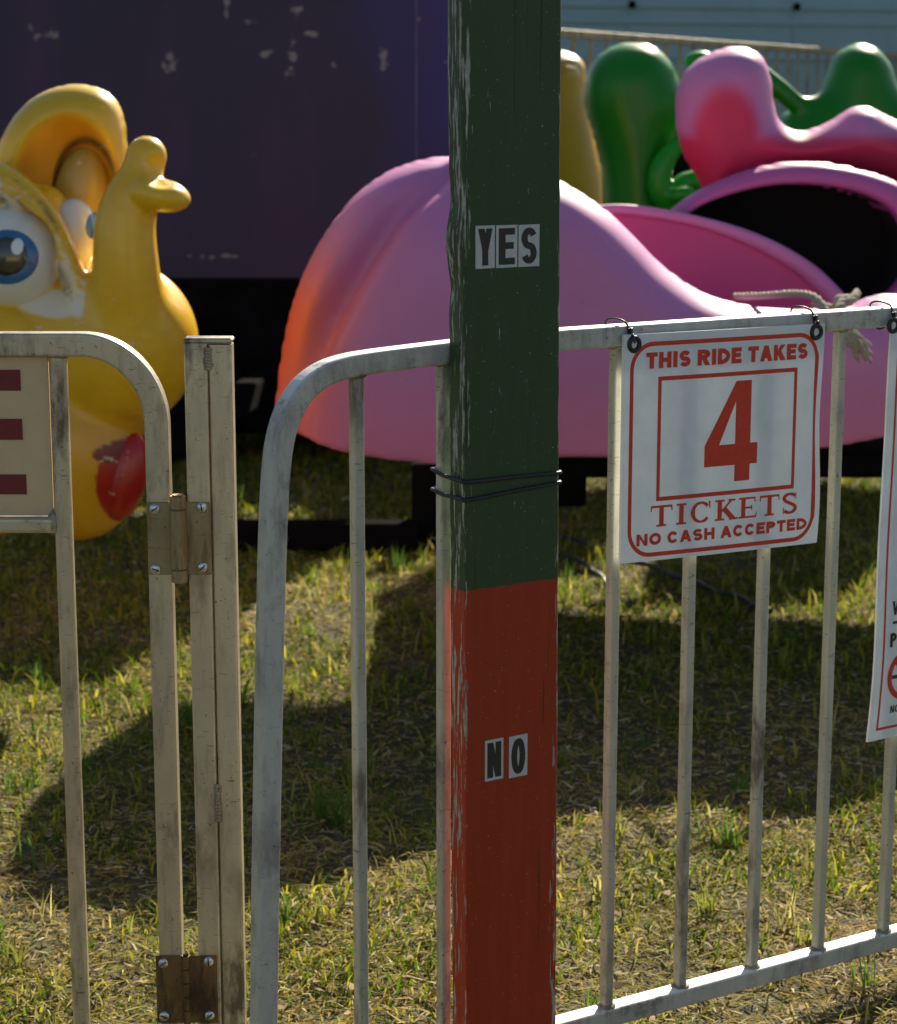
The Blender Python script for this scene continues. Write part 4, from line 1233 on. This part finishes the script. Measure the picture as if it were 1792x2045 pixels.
            for i in range(R1):
                for j in range(S1): Fc.append((i * S1 + j, i * S1 + (j + 1) % S1, (i + 1) * S1 + (j + 1) % S1, (i + 1) * S1 + j))
            return mesh_obj(nm, V, Fc, col, e, True)
        disc('iris', ic, ir, M_IRIS, 1.5, False)
        return e, disc
    M_EYEW = gloss_paint('eye_white', (0.45, 0.4, 0.3), 0.72, 0.25)
    M_IRIS = plain('iris_blue', (0.035, 0.14, 0.34), 0.25, 0, 0.35, 20, 0.05, 0.5)
    M_PUP = plain('pupil_paint', (0.035, 0.032, 0.018), 0.16, 0, 0.5, 14, 0.05, 0.6)
    M_GLINT = plain('glint_paint', (0.72, 0.80, 0.86), 0.3, 0, 0.05, 20, 0)
    e, disc = eye((25, 515, -52), (98, 100, 70), (13, 514), (62, 55))
    disc('pupil', (12, 512), (46, 42), M_PUP, 2.6)
    disc('glint', (34, 493), (13, 18), M_GLINT, 3.6)
    e, disc = eye((146, 470, -22), (50, 74, 52), (180, 452), (11, 26))
    return root
make_elephant()

# ================================================================== PINK CAR
def make_pink():
    root = thing('pink_ride_car', 'big pink fibreglass ride car with humped nose fading to orange', 'ride car', (0.6, 5.6, 0))
    PINK = np.array([0.58, 0.215, 0.47])
    Y0 = 5.55
    f = Field(Y0, 520, 2080, 290, 930, -330, 330, 7)
    out = [(548, 900), (556, 770), (575, 650), (602, 560), (645, 475), (700, 402), (760, 352), (828, 323), (895, 314), (980, 318), (1060, 335), (1120, 362), (1165, 388), (1215, 424), (1265, 472), (1320, 528), (1400, 583), (1480, 608), (1560, 618), (1640, 617), (1700, 606), (1750, 590), (1810, 592), (1900, 620), (2000, 680), (2050, 800), (2040, 1000), (1800, 1120), (1200, 1150), (700, 1120), (560, 1020)]
    gl = [(900, 360), (893, 366), (821, 428), (773, 493), (732, 561), (698, 623), (674, 677), (650, 739), (636, 794), (622, 900)]
    groove = f.poly2(gl, closed=False)
    side = np.where(f.U[:, :, 0] < np.interp(f.V[:, :, 0] + 0 * f.U[:, :, 0], [q[1] for q in gl], [q[0] for q in gl]), -1, 1) * groove
    ridge = f.poly2([(800, 350), (700, 440), (640, 540), (610, 640), (592, 740), (585, 900)], closed=False)
    fade = 0.35 + 0.65 * (1 - sstep(f.V[:, :, 0] + 0 * f.U[:, :, 0], 560, 820))
    fr = (-95 * np.exp(-((side + 9) / np.where(side < -9, 50, 10)) ** 2) + 45 * np.exp(-((side + 110) / 40) ** 2)) * fade + 10 * np.exp(-(ridge / 30) ** 2)
    tb = 110 + 110 * (1 - sstep(f.U[:, :, 0] + 0 * f.V[:, :, 0], 1000, 1200))
    rt = sstep(f.U[:, :, 0] + 0 * f.V[:, :, 0], 960, 1130)
    f.add(f.pillow(out, 260 - 150 * rt, 250 - 100 * rt, tb, 0, front=fr))
    bot = 200 + 0.963 * (-200 + np.interp(f.u, [540, 583, 700, 880, 1000, 1220, 1500, 1640, 1757, 1900, 2080], [857, 863, 886, 905, 911, 912, 903, 890, 868, 840, 790]))
    f.f = np.maximum(f.f, (f.V - bot[:, None, None] + f.W * 0.04).astype(np.float32))
    # hollow cockpit behind the near side
    ck = f.pillow([(1180, 380), (1260, 420), (1330, 490), (1420, 545), (1500, 566), (1640, 574), (1760, 560), (1900, 560), (1950, 300), (1500, 250), (1200, 260)], 60, 70, 240, 90)
    f.cut(ck, 14)
    def paint(p):
        u, v, w = p.T; c = np.tile(PINK, (len(p), 1))
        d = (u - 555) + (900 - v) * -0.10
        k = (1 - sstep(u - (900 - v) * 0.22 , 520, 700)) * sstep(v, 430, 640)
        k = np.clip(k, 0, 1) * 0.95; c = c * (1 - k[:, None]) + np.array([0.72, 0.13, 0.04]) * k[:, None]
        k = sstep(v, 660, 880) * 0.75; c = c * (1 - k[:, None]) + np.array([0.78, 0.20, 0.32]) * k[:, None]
        return c
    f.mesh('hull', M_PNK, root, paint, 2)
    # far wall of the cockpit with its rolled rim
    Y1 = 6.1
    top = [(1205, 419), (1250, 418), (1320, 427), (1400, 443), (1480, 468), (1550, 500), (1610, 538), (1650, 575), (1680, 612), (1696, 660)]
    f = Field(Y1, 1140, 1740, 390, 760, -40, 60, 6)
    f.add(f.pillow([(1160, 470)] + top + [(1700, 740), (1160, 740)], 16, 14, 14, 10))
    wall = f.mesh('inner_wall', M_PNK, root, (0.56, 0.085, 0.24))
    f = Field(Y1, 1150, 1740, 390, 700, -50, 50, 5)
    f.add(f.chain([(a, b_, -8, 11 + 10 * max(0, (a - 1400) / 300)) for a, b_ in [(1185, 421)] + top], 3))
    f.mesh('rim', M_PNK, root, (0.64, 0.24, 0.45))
    # hood with the black opening
    Y2 = 6.2
    f = Field(Y2, 1290, 2020, 300, 760, -110, 260, 7)
    outer = [(1325, 450), (1345, 420), (1400, 380), (1480, 345), (1560, 326), (1640, 325), (1740, 344), (1830, 385), (1900, 450), (1925, 540), (1900, 640), (1800, 720), (1600, 740), (1400, 660), (1330, 540)]
    inner = [(1350, 470), (1372, 428), (1430, 396), (1520, 372), (1600, 367), (1690, 378), (1758, 405), (1793, 448), (1806, 500), (1795, 550), (1760, 590), (1700, 625), (1600, 640), (1450, 600), (1370, 530)]
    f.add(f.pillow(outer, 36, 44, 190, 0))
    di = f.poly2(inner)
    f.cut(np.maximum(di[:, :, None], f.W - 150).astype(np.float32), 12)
    d2 = f
    def ph(p):
        u, v, w = p.T; c = np.tile(np.array([0.52, 0.13, 0.36]), (len(p), 1))
        iu = np.clip(((u - d2.u[0]) / d2.h).astype(int), 0, len(d2.u) - 1); iv = np.clip(((v - d2.v[0]) / d2.h).astype(int), 0, len(d2.v) - 1)
        return c
    def inside(p):
        u, v, w = p.T
        iu = np.clip(((u - d2.u[0]) / d2.h).astype(int), 0, len(d2.u) - 1); iv = np.clip(((v - d2.v[0]) / d2.h).astype(int), 0, len(d2.v) - 1)
        return (di[iu, iv] < 4) & (w > -4)
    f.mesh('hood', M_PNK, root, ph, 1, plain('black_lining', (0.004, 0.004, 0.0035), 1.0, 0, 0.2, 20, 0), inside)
    # crest of round lobes above the hood
    Y3 = 6.5
    f = Field(Y3, 1320, 2120, 70, 560, -140, 160, 7)
    lob = [(1470, 375), (1412, 385), (1393, 352), (1370, 318), (1354, 262), (1350, 210), (1358, 165), (1382, 128), (1420, 105), (1460, 94), (1498, 98), (1526, 120), (1539, 160), (1546, 214), (1560, 246), (1590, 261), (1625, 256), (1665, 238), (1700, 216), (1735, 213), (1765, 228), (1800, 240), (1840, 225), (1880, 215), (1930, 240), (1960, 320), (1950, 420), (1880, 410), (1800, 372), (1720, 350), (1640, 340), (1560, 345)]
    cr = f.poly2([(1545, 225), (1600, 300), (1700, 330), (1745, 295), (1800, 300)], closed=False)
    f.add(f.pillow(lob, 85, 105, 90, 0, front=0 * cr))
    def pl(p):
        u, v, w = p.T; c = np.tile(np.array([0.60, 0.23, 0.46]), (len(p), 1))
        e = ((u - 1440) / 75) ** 2 + ((v - 275) / 120) ** 2; e2 = np.minimum(e, ((v - 330) / 70) ** 2 + 0 * u)
        k = (1 - sstep(np.minimum(e, e2), 0.35, 1.1)) * (w < 0) * 0.95; c = c * (1 - k[:, None]) + np.array([0.62, 0.03, 0.09]) * k[:, None]
        return c
    f.mesh('crest', M_PNK, root, pl)
    # dark underframe of the car, hidden and deepened to widen its cast shadow
    b = MB()
    b.box((0.82, 6.0, 0.50), (1.55, 1.0, 0.07), None, 0.01)
    b.build('shadow_underframe', M_STEEL, root)
make_pink()

# ---- rope knotted to the pink car
def make_rope():
    root = thing('rope', 'frayed pale rope knotted over the side of the pink car', 'rope', tuple(P(1680, 600, 5.35)))
    Yr = 5.33
    def strand(pts, r, name, twist=True):
        q = catmull([P(u, v, Yr + d) for u, v, d in pts], 12)
        b = MB()
        if twist:
            for k in range(3):
                tan = np.gradient(q, axis=0); tan /= np.linalg.norm(tan, axis=1)[:, None]
                s = np.cumsum(np.r_[0, np.linalg.norm(np.diff(q, axis=0), axis=1)]); ang = s / (r * 7) * 2 * math.pi + k * 2.094
                N_ = np.cross(tan, [0, 1, 0.1]); N_ /= np.linalg.norm(N_, axis=1)[:, None]; B_ = np.cross(tan, N_)
                b.tube(q + (N_ * np.cos(ang)[:, None] + B_ * np.sin(ang)[:, None]) * r * 0.5, r * 0.62, 7)
        else: b.tube(q, r, 8)
        b.build(name, M_ROPE, root, True)
    strand([(1470, 592, 0.35), (1530, 590, 0.2), (1590, 586, 0.05), (1628, 594, -0.05), (1650, 622, -0.1), (1660, 650, -0.1)], 0.0095, 'strand')
    strand([(1626, 604, 0.02), (1660, 615, -0.03), (1700, 600, -0.04), (1712, 585, 0.02)], 0.011, 'strand')
    strand([(1690, 596, -0.02), (1675, 622, -0.08), (1692, 660, -0.08), (1700, 690, -0.08)], 0.012, 'strand')
    b = MB(); r_ = random.Random(3)
    for k in range(6): b.blob(P(1690 + r_.uniform(-16, 16), 597 + r_.uniform(-7, 7), Yr - 0.02), (0.018, 0.014, 0.012), rough=0.15, rnd=r_)
    b.build('knot', M_ROPE, root, True)
    b = MB()
    for k in range(26):
        a = np.array([1692 + r_.uniform(-12, 14), 655, 0]); e = np.array([1722 + r_.uniform(-16, 20), 700 + r_.uniform(-14, 24), 0]); m = (a + e) / 2 + np.array([r_.uniform(-4, 8), r_.uniform(-6, 6), 0])
        b.tube(catmull([P(a[0], a[1], Yr - 0.08), P(m[0], m[1], Yr - 0.09 + r_.uniform(-.01, .01)), P(e[0], e[1], Yr - 0.08)], 5), r_.uniform(0.0018, 0.0042), 5)
    b.build('frayed_end', M_ROPE, root, True)
make_rope()

# ================================================================== GREEN CAR, REAR YELLOW CAR
def make_green():
    Y0 = 8.2
    root = thing('green_ride_car', 'glossy green figure ride car with rounded lobes behind the pink car', 'ride car', (1.2, Y0, 0))
    G_ = np.array([0.008, 0.20, 0.008])
    f = Field(Y0, 1140, 1420, 60, 620, -140, 140, 6)
    f.add(f.pillow([(1168, 205), (1172, 150), (1192, 115), (1225, 92), (1265, 84), (1305, 92), (1335, 118), (1352, 150), (1366, 190), (1366, 240), (1346, 290), (1336, 420), (1330, 580), (1215, 580), (1206, 415), (1200, 330), (1184, 265)], 85, 95, 80, 0))
    f.mesh('ear', M_GRN, root, G_)
    f = Field(Y0, 1260, 1460, 80, 440, -170, 60, 5)
    f.add(f.chain([(1372, 268, -80, 12), (1357, 285, -84, 14), (1334, 310, -90, 20), (1321, 336, -92, 23), (1317, 364, -92, 24), (1326, 392, -88, 25), (1370, 420, -70, 26)]))
    f.add(f.chain([(1340, 388, -80, 20), (1370, 364, -72, 20), (1415, 358, -65, 22)]), 6)
    f.add(f.ell((1362, 388, -110), (28, 16, 20), -15), 6)
    f.mesh('trunk', M_GRN, root, G_ * 1.5)
    f = Field(Y0, 1350, 1440, 80, 150, -30, 70, 4)
    f.add(f.ell((1396, 118, 20), (30, 17, 26), -8))
    f.mesh('tip', M_GRN, root, G_ * 1.5)
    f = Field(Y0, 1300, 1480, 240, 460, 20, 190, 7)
    f.add(f.ell((1392, 345, 100), (66, 84, 60)))  # dark blob stands in for the shade seen through the trunk loop
    f.mesh('loop_shade', M_STEEL, root, (0.01, 0.01, 0.01))
    f = Field(Y0, 1500, 1960, 60, 460, -130, 130, 6)
    f.add(f.chain([(1520, 150, -30, 22), (1560, 180, -40, 20), (1600, 212, -40, 20), (1650, 215, -20, 30)]))
    f.add(f.pillow([(1590, 210), (1632, 188), (1650, 150), (1665, 115), (1692, 93), (1722, 88), (1752, 97), (1778, 128), (1800, 180), (1860, 230), (1900, 330), (1880, 430), (1560, 430), (1550, 260)], 70, 85, 80, 0), 20)
    f.mesh('ear', M_GRN, root, G_)
    f = Field(Y0, 1190, 1900, 330, 960, -60, 360, 10)
    f.add(f.ell((1500, 640, 60), (270, 250, 110)))
    f.mesh('body', M_GRN, root, G_)
    f = Field(9.6, 940, 1240, 80, 900, -140, 200, 8)
    r2 = thing('yellow_ride_car', 'yellow domed ride car half hidden behind the green one', 'ride car', (0.4, 9.6, 0))
    f.add(f.pillow([(985, 260), (1010, 160), (1060, 115), (1110, 102), (1145, 108), (1166, 128), (1172, 190), (1186, 270), (1200, 350), (1200, 450), (1160, 620), (1000, 640), (970, 420)], 90, 100, 90, 0))
    f.cut(f.chain([(1080, 118, -90, 5), (1130, 122, -70, 5), (1165, 142, -40, 5)]), 5)
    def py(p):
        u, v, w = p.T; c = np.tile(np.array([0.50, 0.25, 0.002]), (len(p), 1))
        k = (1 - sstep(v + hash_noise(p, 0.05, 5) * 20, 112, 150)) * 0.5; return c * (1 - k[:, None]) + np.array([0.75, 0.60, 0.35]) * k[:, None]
    M_GOLD = gloss_paint('golden_fibreglass', (0.6, 0.5, 0.3), 0.8, 0.4, 0.3, 0.05)
    f.mesh('dome', M_GOLD, r2, py)
    f = Field(9.6, 900, 1260, 520, 1000, -140, 260, 10)
    f.add(f.ell((1080, 700, 60), (150, 170, 170)))
    f.mesh('body', M_GOLD, r2, (0.50, 0.26, 0.006))
make_green()

# ================================================================== RIDE CENTRE: painted panel, dark chassis, arms
def make_centre():
    YP = 8.3
    z0 = float(P(600, 557, YP)[2]); x1 = float(P(1010, 300, YP)[0])
    m, t, b, N, K = newmat('bounce_tinted_panel')
    v = coords(t)
    x, y, z = sepxyz(t, v)[0:3]
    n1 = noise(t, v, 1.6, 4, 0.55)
    blend = ramp(t, math_(t, 'ADD', math_(t, 'MULTIPLY', x, 0.55), math_(t, 'MULTIPLY', n1, 0.5)), [(-0.0, 0.0), (0.45, 1.0)])  # bounce glow painted into the panel colour: bluer towards the right
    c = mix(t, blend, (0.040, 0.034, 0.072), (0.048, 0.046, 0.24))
    c = mix(t, ramp(t, noise(t, coords(t, (1.6, 1, 0.5)), 2.2, 3, 0.5), [(0.5, 0.0), (0.75, 0.5)]), c, (0.10, 0.04, 0.12))
    band = math_(t, 'MULTIPLY', ramp(t, z, [(0.66, 0.0), (0.68, 1.0)]), ramp(t, z, [(0.98, 1.0), (1.0, 0.0)]))
    chips = ramp(t, noise(t, v, 11, 5, 0.72), [(0.70, 0.0), (0.72, 0.8)])
    zone = ramp(t, noise(t, coords(t, (1, 1, 3)), 1.1, 2, 0.5), [(0.48, 0.0), (0.56, 1.0)])
    c = mix(t, math_(t, 'MULTIPLY', chips, zone), c, (0.34, 0.33, 0.30))
    fl = ramp(t, noise(t, v, 30, 5, 0.75), [(0.74, 0.0), (0.76, 0.7)])
    c = mix(t, fl, c, (0.22, 0.2, 0.2))
    wn = N.new('ShaderNodeTexNoise'); wn.inputs['Scale'].default_value = 26; wn.inputs['Detail'].default_value = 5; L(t, v, wn.inputs['Vector'])
    for (cu, cv, rx, rz) in ((338, 122, 0.030, 0.034), (584, 116, 0.022, 0.060), (668, 132, 0.014, 0.014), (766, 118, 0.022, 0.048), (440, 512, 0.085, 0.010), (618, 66, 0.04, 0.012), (596, 22, 0.03, 0.02), (452, 12, 0.012, 0.05), (836, 40, 0.012, 0.012), (500, 42, 0.03, 0.01), (634, 515, 0.03, 0.014), (90, 70, 0.05, 0.014), (530, 106, 0.03, 0.012), (890, 124, 0.04, 0.006), (60, 50, 0.012, 0.03)):
        pc = P(cu, cv, YP)
        ddx = math_(t, 'DIVIDE', math_(t, 'SUBTRACT', x, float(pc[0])), rx * 0.95); ddz = math_(t, 'DIVIDE', math_(t, 'SUBTRACT', z, float(pc[2])), rz * 0.95)
        rr_ = math_(t, 'SQRT', math_(t, 'ADD', math_(t, 'MULTIPLY', ddx, ddx), math_(t, 'MULTIPLY', ddz, ddz)))
        rr_ = math_(t, 'ADD', rr_, math_(t, 'MULTIPLY', math_(t, 'SUBTRACT', wn.outputs['Fac'], 0.5), 6.0))
        c = mix(t, ramp(t, rr_, [(0.25, 0.8), (0.9, 0.0)]), c, (0.30, 0.29, 0.26))
    L(t, c, b.inputs['Base Color']); b.inputs['Roughness'].default_value = 0.55; b.inputs['Specular IOR Level'].default_value = 0.3
    bump(t, n1, 0.2, 0.01, b)
    root = thing('scenery_panel', 'large dark purple painted panel with chipped paint behind the elephant', 'panel', (0, YP, 0))
    W0, TOP = -3.6, 2.25
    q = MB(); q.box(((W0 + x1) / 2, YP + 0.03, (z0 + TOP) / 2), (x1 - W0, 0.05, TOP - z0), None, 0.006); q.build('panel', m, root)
    for xx in (W0 + 0.1, (W0 + x1) / 2, x1 - 0.12):
        q = MB(); q.box((xx, YP + 0.09, TOP / 2), (0.06, 0.06, TOP), None, 0.006); q.build('support_post', M_STEEL, root)
    # seam strip with rivets
    q = MB(); xs = float(P(832, 300, YP)[0])
    q.box((xs, YP + 0.003, (z0 + TOP) / 2), (0.009, 0.006, TOP - z0 - 0.02), None, 0.001)
    q.build('seam_strip', plain('seam_paint', (0.10, 0.09, 0.20), 0.6, 0, 0.5, 12), root)
    ch = thing('ride_chassis', 'black steel chassis and machinery under the purple panel', 'ride machinery', (-1.2, 9.2, 0))
    q = MB(); q.box((-1.85, 8.95, 0.44), (3.9, 1.0, 0.64), None, 0.02); q.build('chassis_box', M_STEEL, ch)
    for xx in (-2.6, -1.1):
        q = MB(); q.tube([(xx, 8.38, 0.3), (xx, 8.6, 0.3)], 0.28, 28); q.build('wheel', M_STEEL, ch)
    q = MB(); q.box((1.62, 7.88, 0.39), (3.2, 0.2, 0.62), None, 0.02); q.build('shadow_box', M_STEEL, ch)  # added low box, shades the ground beneath the pink car
    # sweeps carrying the cars
    for (xa, ya, xb_, yb_) in ((0.1, 9.0, 0.35, 5.9), (-0.6, 9.0, -0.80, 7.6), (0.8, 9.2, 1.1, 7.8)):
        d = np.array([xb_ - xa, yb_ - ya, 0]); Ls = np.linalg.norm(d); d /= Ls
        q = MB(); q.box(((xa + xb_) / 2, (ya + yb_) / 2, 0.36), (Ls, 0.09, 0.10), [d, (-d[1], d[0], 0), (0, 0, 1)], 0.008); q.build('sweep_arm', M_STEEL, ch)
    # a levelling foot on blocks
    ft = thing('levelling_foot', 'dark steel levelling foot standing on the grass under the pink car', 'support foot', tuple(G(850, 1105)))
    g = G(850, 1108)
    q = MB(); q.box(g + np.array([0.0, 0.1, 0.15]), (0.09, 0.10, 0.28), None, 0.008); q.build('leg', M_STEEL, ft)
    q = MB(); q.box(g + np.array([-0.02, 0.1, 0.03]), (0.24, 0.24, 0.05), None, 0.008); q.build('foot_plate', M_STEEL, ft)
    g2_ = G(660, 1100)
    bm = MB(); bm.box((g[0] - 0.33, g[1] + 0.05, 0.055), (0.62, 0.09, 0.09), None, 0.008); o = bm.build('timber_block', M_STEEL, None)
    tag(o, 'long black block lying on the grass under the pink car', 'block')
make_centre()

# ---- pale blue wall and tan railing beyond
def make_far():
    a, c = np.array([-0.6, 15.6]), np.array([9.5, 18.6])
    d = (c - a) / np.linalg.norm(c - a); nrm = np.array([d[1], -d[0]])
    Lw = np.linalg.norm(c - a)
    mt, t, b, N, K = newmat('blue_siding')
    v = coords(t)
    n = noise(t, v, 2.5, 5, 0.6)
    col = mix(t, n, (0.26, 0.38, 0.41), (0.34, 0.47, 0.49))
    col = mix(t, ramp(t, noise(t, coords(t, (1, 1, 0.2)), 12, 5, 0.7), [(0.6, 0.0), (0.75, 0.5)]), col, (0.12, 0.15, 0.16))
    L(t, col, b.inputs['Base Color']); b.inputs['Roughness'].default_value = 0.6
    root = thing('trailer', 'long pale blue trailer with horizontal ribs behind the ride', 'trailer', (float((a + c)[0] / 2), float((a + c)[1] / 2), 0))
    ax = [(d[0], d[1], 0), (nrm[0], nrm[1], 0), (0, 0, 1)]
    mid = (a + c) / 2
    q = MB(); q.box((mid[0] - nrm[0] * 1.2, mid[1] - nrm[1] * 1.2, 1.85), (Lw, 2.4, 3.3), ax, 0.02); q.build('body', mt, root)
    zz = [float(P(1300, 8, 16.1)[2]), float(P(1300, 40, 16.1)[2]), float(P(1300, 112, 16.1)[2]), float(P(1300, 190, 16.1)[2]), float(P(1300, 270, 16.1)[2])]
    for z in zz:
        q = MB(); q.box((mid[0] + nrm[0] * 0.008, mid[1] + nrm[1] * 0.008, z), (Lw - 0.1, 0.02, 0.05), ax, 0.006); q.build('rib', mt, root)
    for k in range(6):
        p = a + d * (0.7 + k * 1.35)
        q = MB(); q.box((p[0] + nrm[0] * 0.006, p[1] + nrm[1] * 0.006, 1.9), (0.035, 0.012, 1.9), ax, 0.003); q.build('joint_strip', mt, root)
        for s in (zz[0], ):
            q = MB(); q.blob((p[0] + nrm[0] * 0.03, p[1] + nrm[1] * 0.03, s), (0.03, 0.03, 0.03)); q.build('bolt', M_STEEL, root, True)
    # tan railing
    M_TAN = metal_mat('tan_rail_paint', (0.42, 0.33, 0.17), (0.1, 0.07, 0.04), 0.0, 0.5, 0.4)
    zr = 1.78
    def on(u, v): a_, dy, dz = ray(u, v); k = (zr - CAM_H) / dz; return np.array([a_ * k, dy * k])
    p0, p1 = on(1123, 66), on(1792, 111)
    e = (p1 - p0) / np.linalg.norm(p1 - p0); en = np.array([e[1], -e[0]])
    p0 = p0 - e * 0.4; Lr = 8.6
    M_TAN.name = 'tan_rail_paint'; rl = thing('railing', 'tan painted metal railing in front of the blue trailer', 'railing', (p0[0], p0[1], 0))
    q = MB(); q.sweep([(p0[0], p0[1], zr), (p0[0] + e[0] * 3, p0[1] + e[1] * 3, zr), (p0[0] + e[0] * Lr, p0[1] + e[1] * Lr, zr)], rsq(0.04, 0.04, 0.006), (en[0], en[1], 0)); q.build('top_rail', M_TAN, rl)
    q = MB(); q.sweep([(p0[0], p0[1], zr - 1.0), (p0[0] + e[0] * 3, p0[1] + e[1] * 3, zr - 1.0), (p0[0] + e[0] * Lr, p0[1] + e[1] * Lr, zr - 1.0)], rsq(0.04, 0.04, 0.006), (en[0], en[1], 0)); q.build('bottom_rail', M_TAN, rl)
    q = MB(); q.box((p0[0] + e[0] * 3.1 - en[0] * 0.45, p0[1] + e[1] * 3.1 - en[1] * 0.45, 0.36), (Lr, 0.85, 0.72), [(e[0], e[1], 0), (en[0], en[1], 0), (0, 0, 1)], 0.01); q.build('deck', M_STEEL, rl)
    nb = int(Lr / 0.21)
    for k in range(nb):
        p = p0 + e * (0.12 + k * 0.21)
        q = MB(); q.sweep([(p[0], p[1], 0.7), (p[0], p[1], 1.2), (p[0], p[1], zr)], rsq(0.018, 0.018, 0.004, 2), (en[0], en[1], 0)); q.build('bar', M_TAN, rl)
make_far()

# ---- cables on the grass
def cable(px_, r, label, z=0.012):
    pts = [G(u, v, z) for u, v in px_]; q = catmull(pts, 10)
    q[:, 2] = ground_h(q[:, 0], q[:, 1]) + z + 0.006
    b = MB(); b.tube(q, r, 10); o = b.build('power_cable', M_CABLE, None, True); tag(o, label, 'cable', 'black cables on the grass')
cable([(1060, 1050), (1120, 1072), (1200, 1102), (1300, 1138), (1400, 1172), (1470, 1195), (1540, 1222)], 0.009, 'longer black cable running diagonally over the sunlit grass under the ticket sign')
cable([(1080, 1100), (1130, 1112), (1180, 1138), (1212, 1168), (1230, 1200)], 0.008, 'shorter black cable curving over the grass just right of the board')
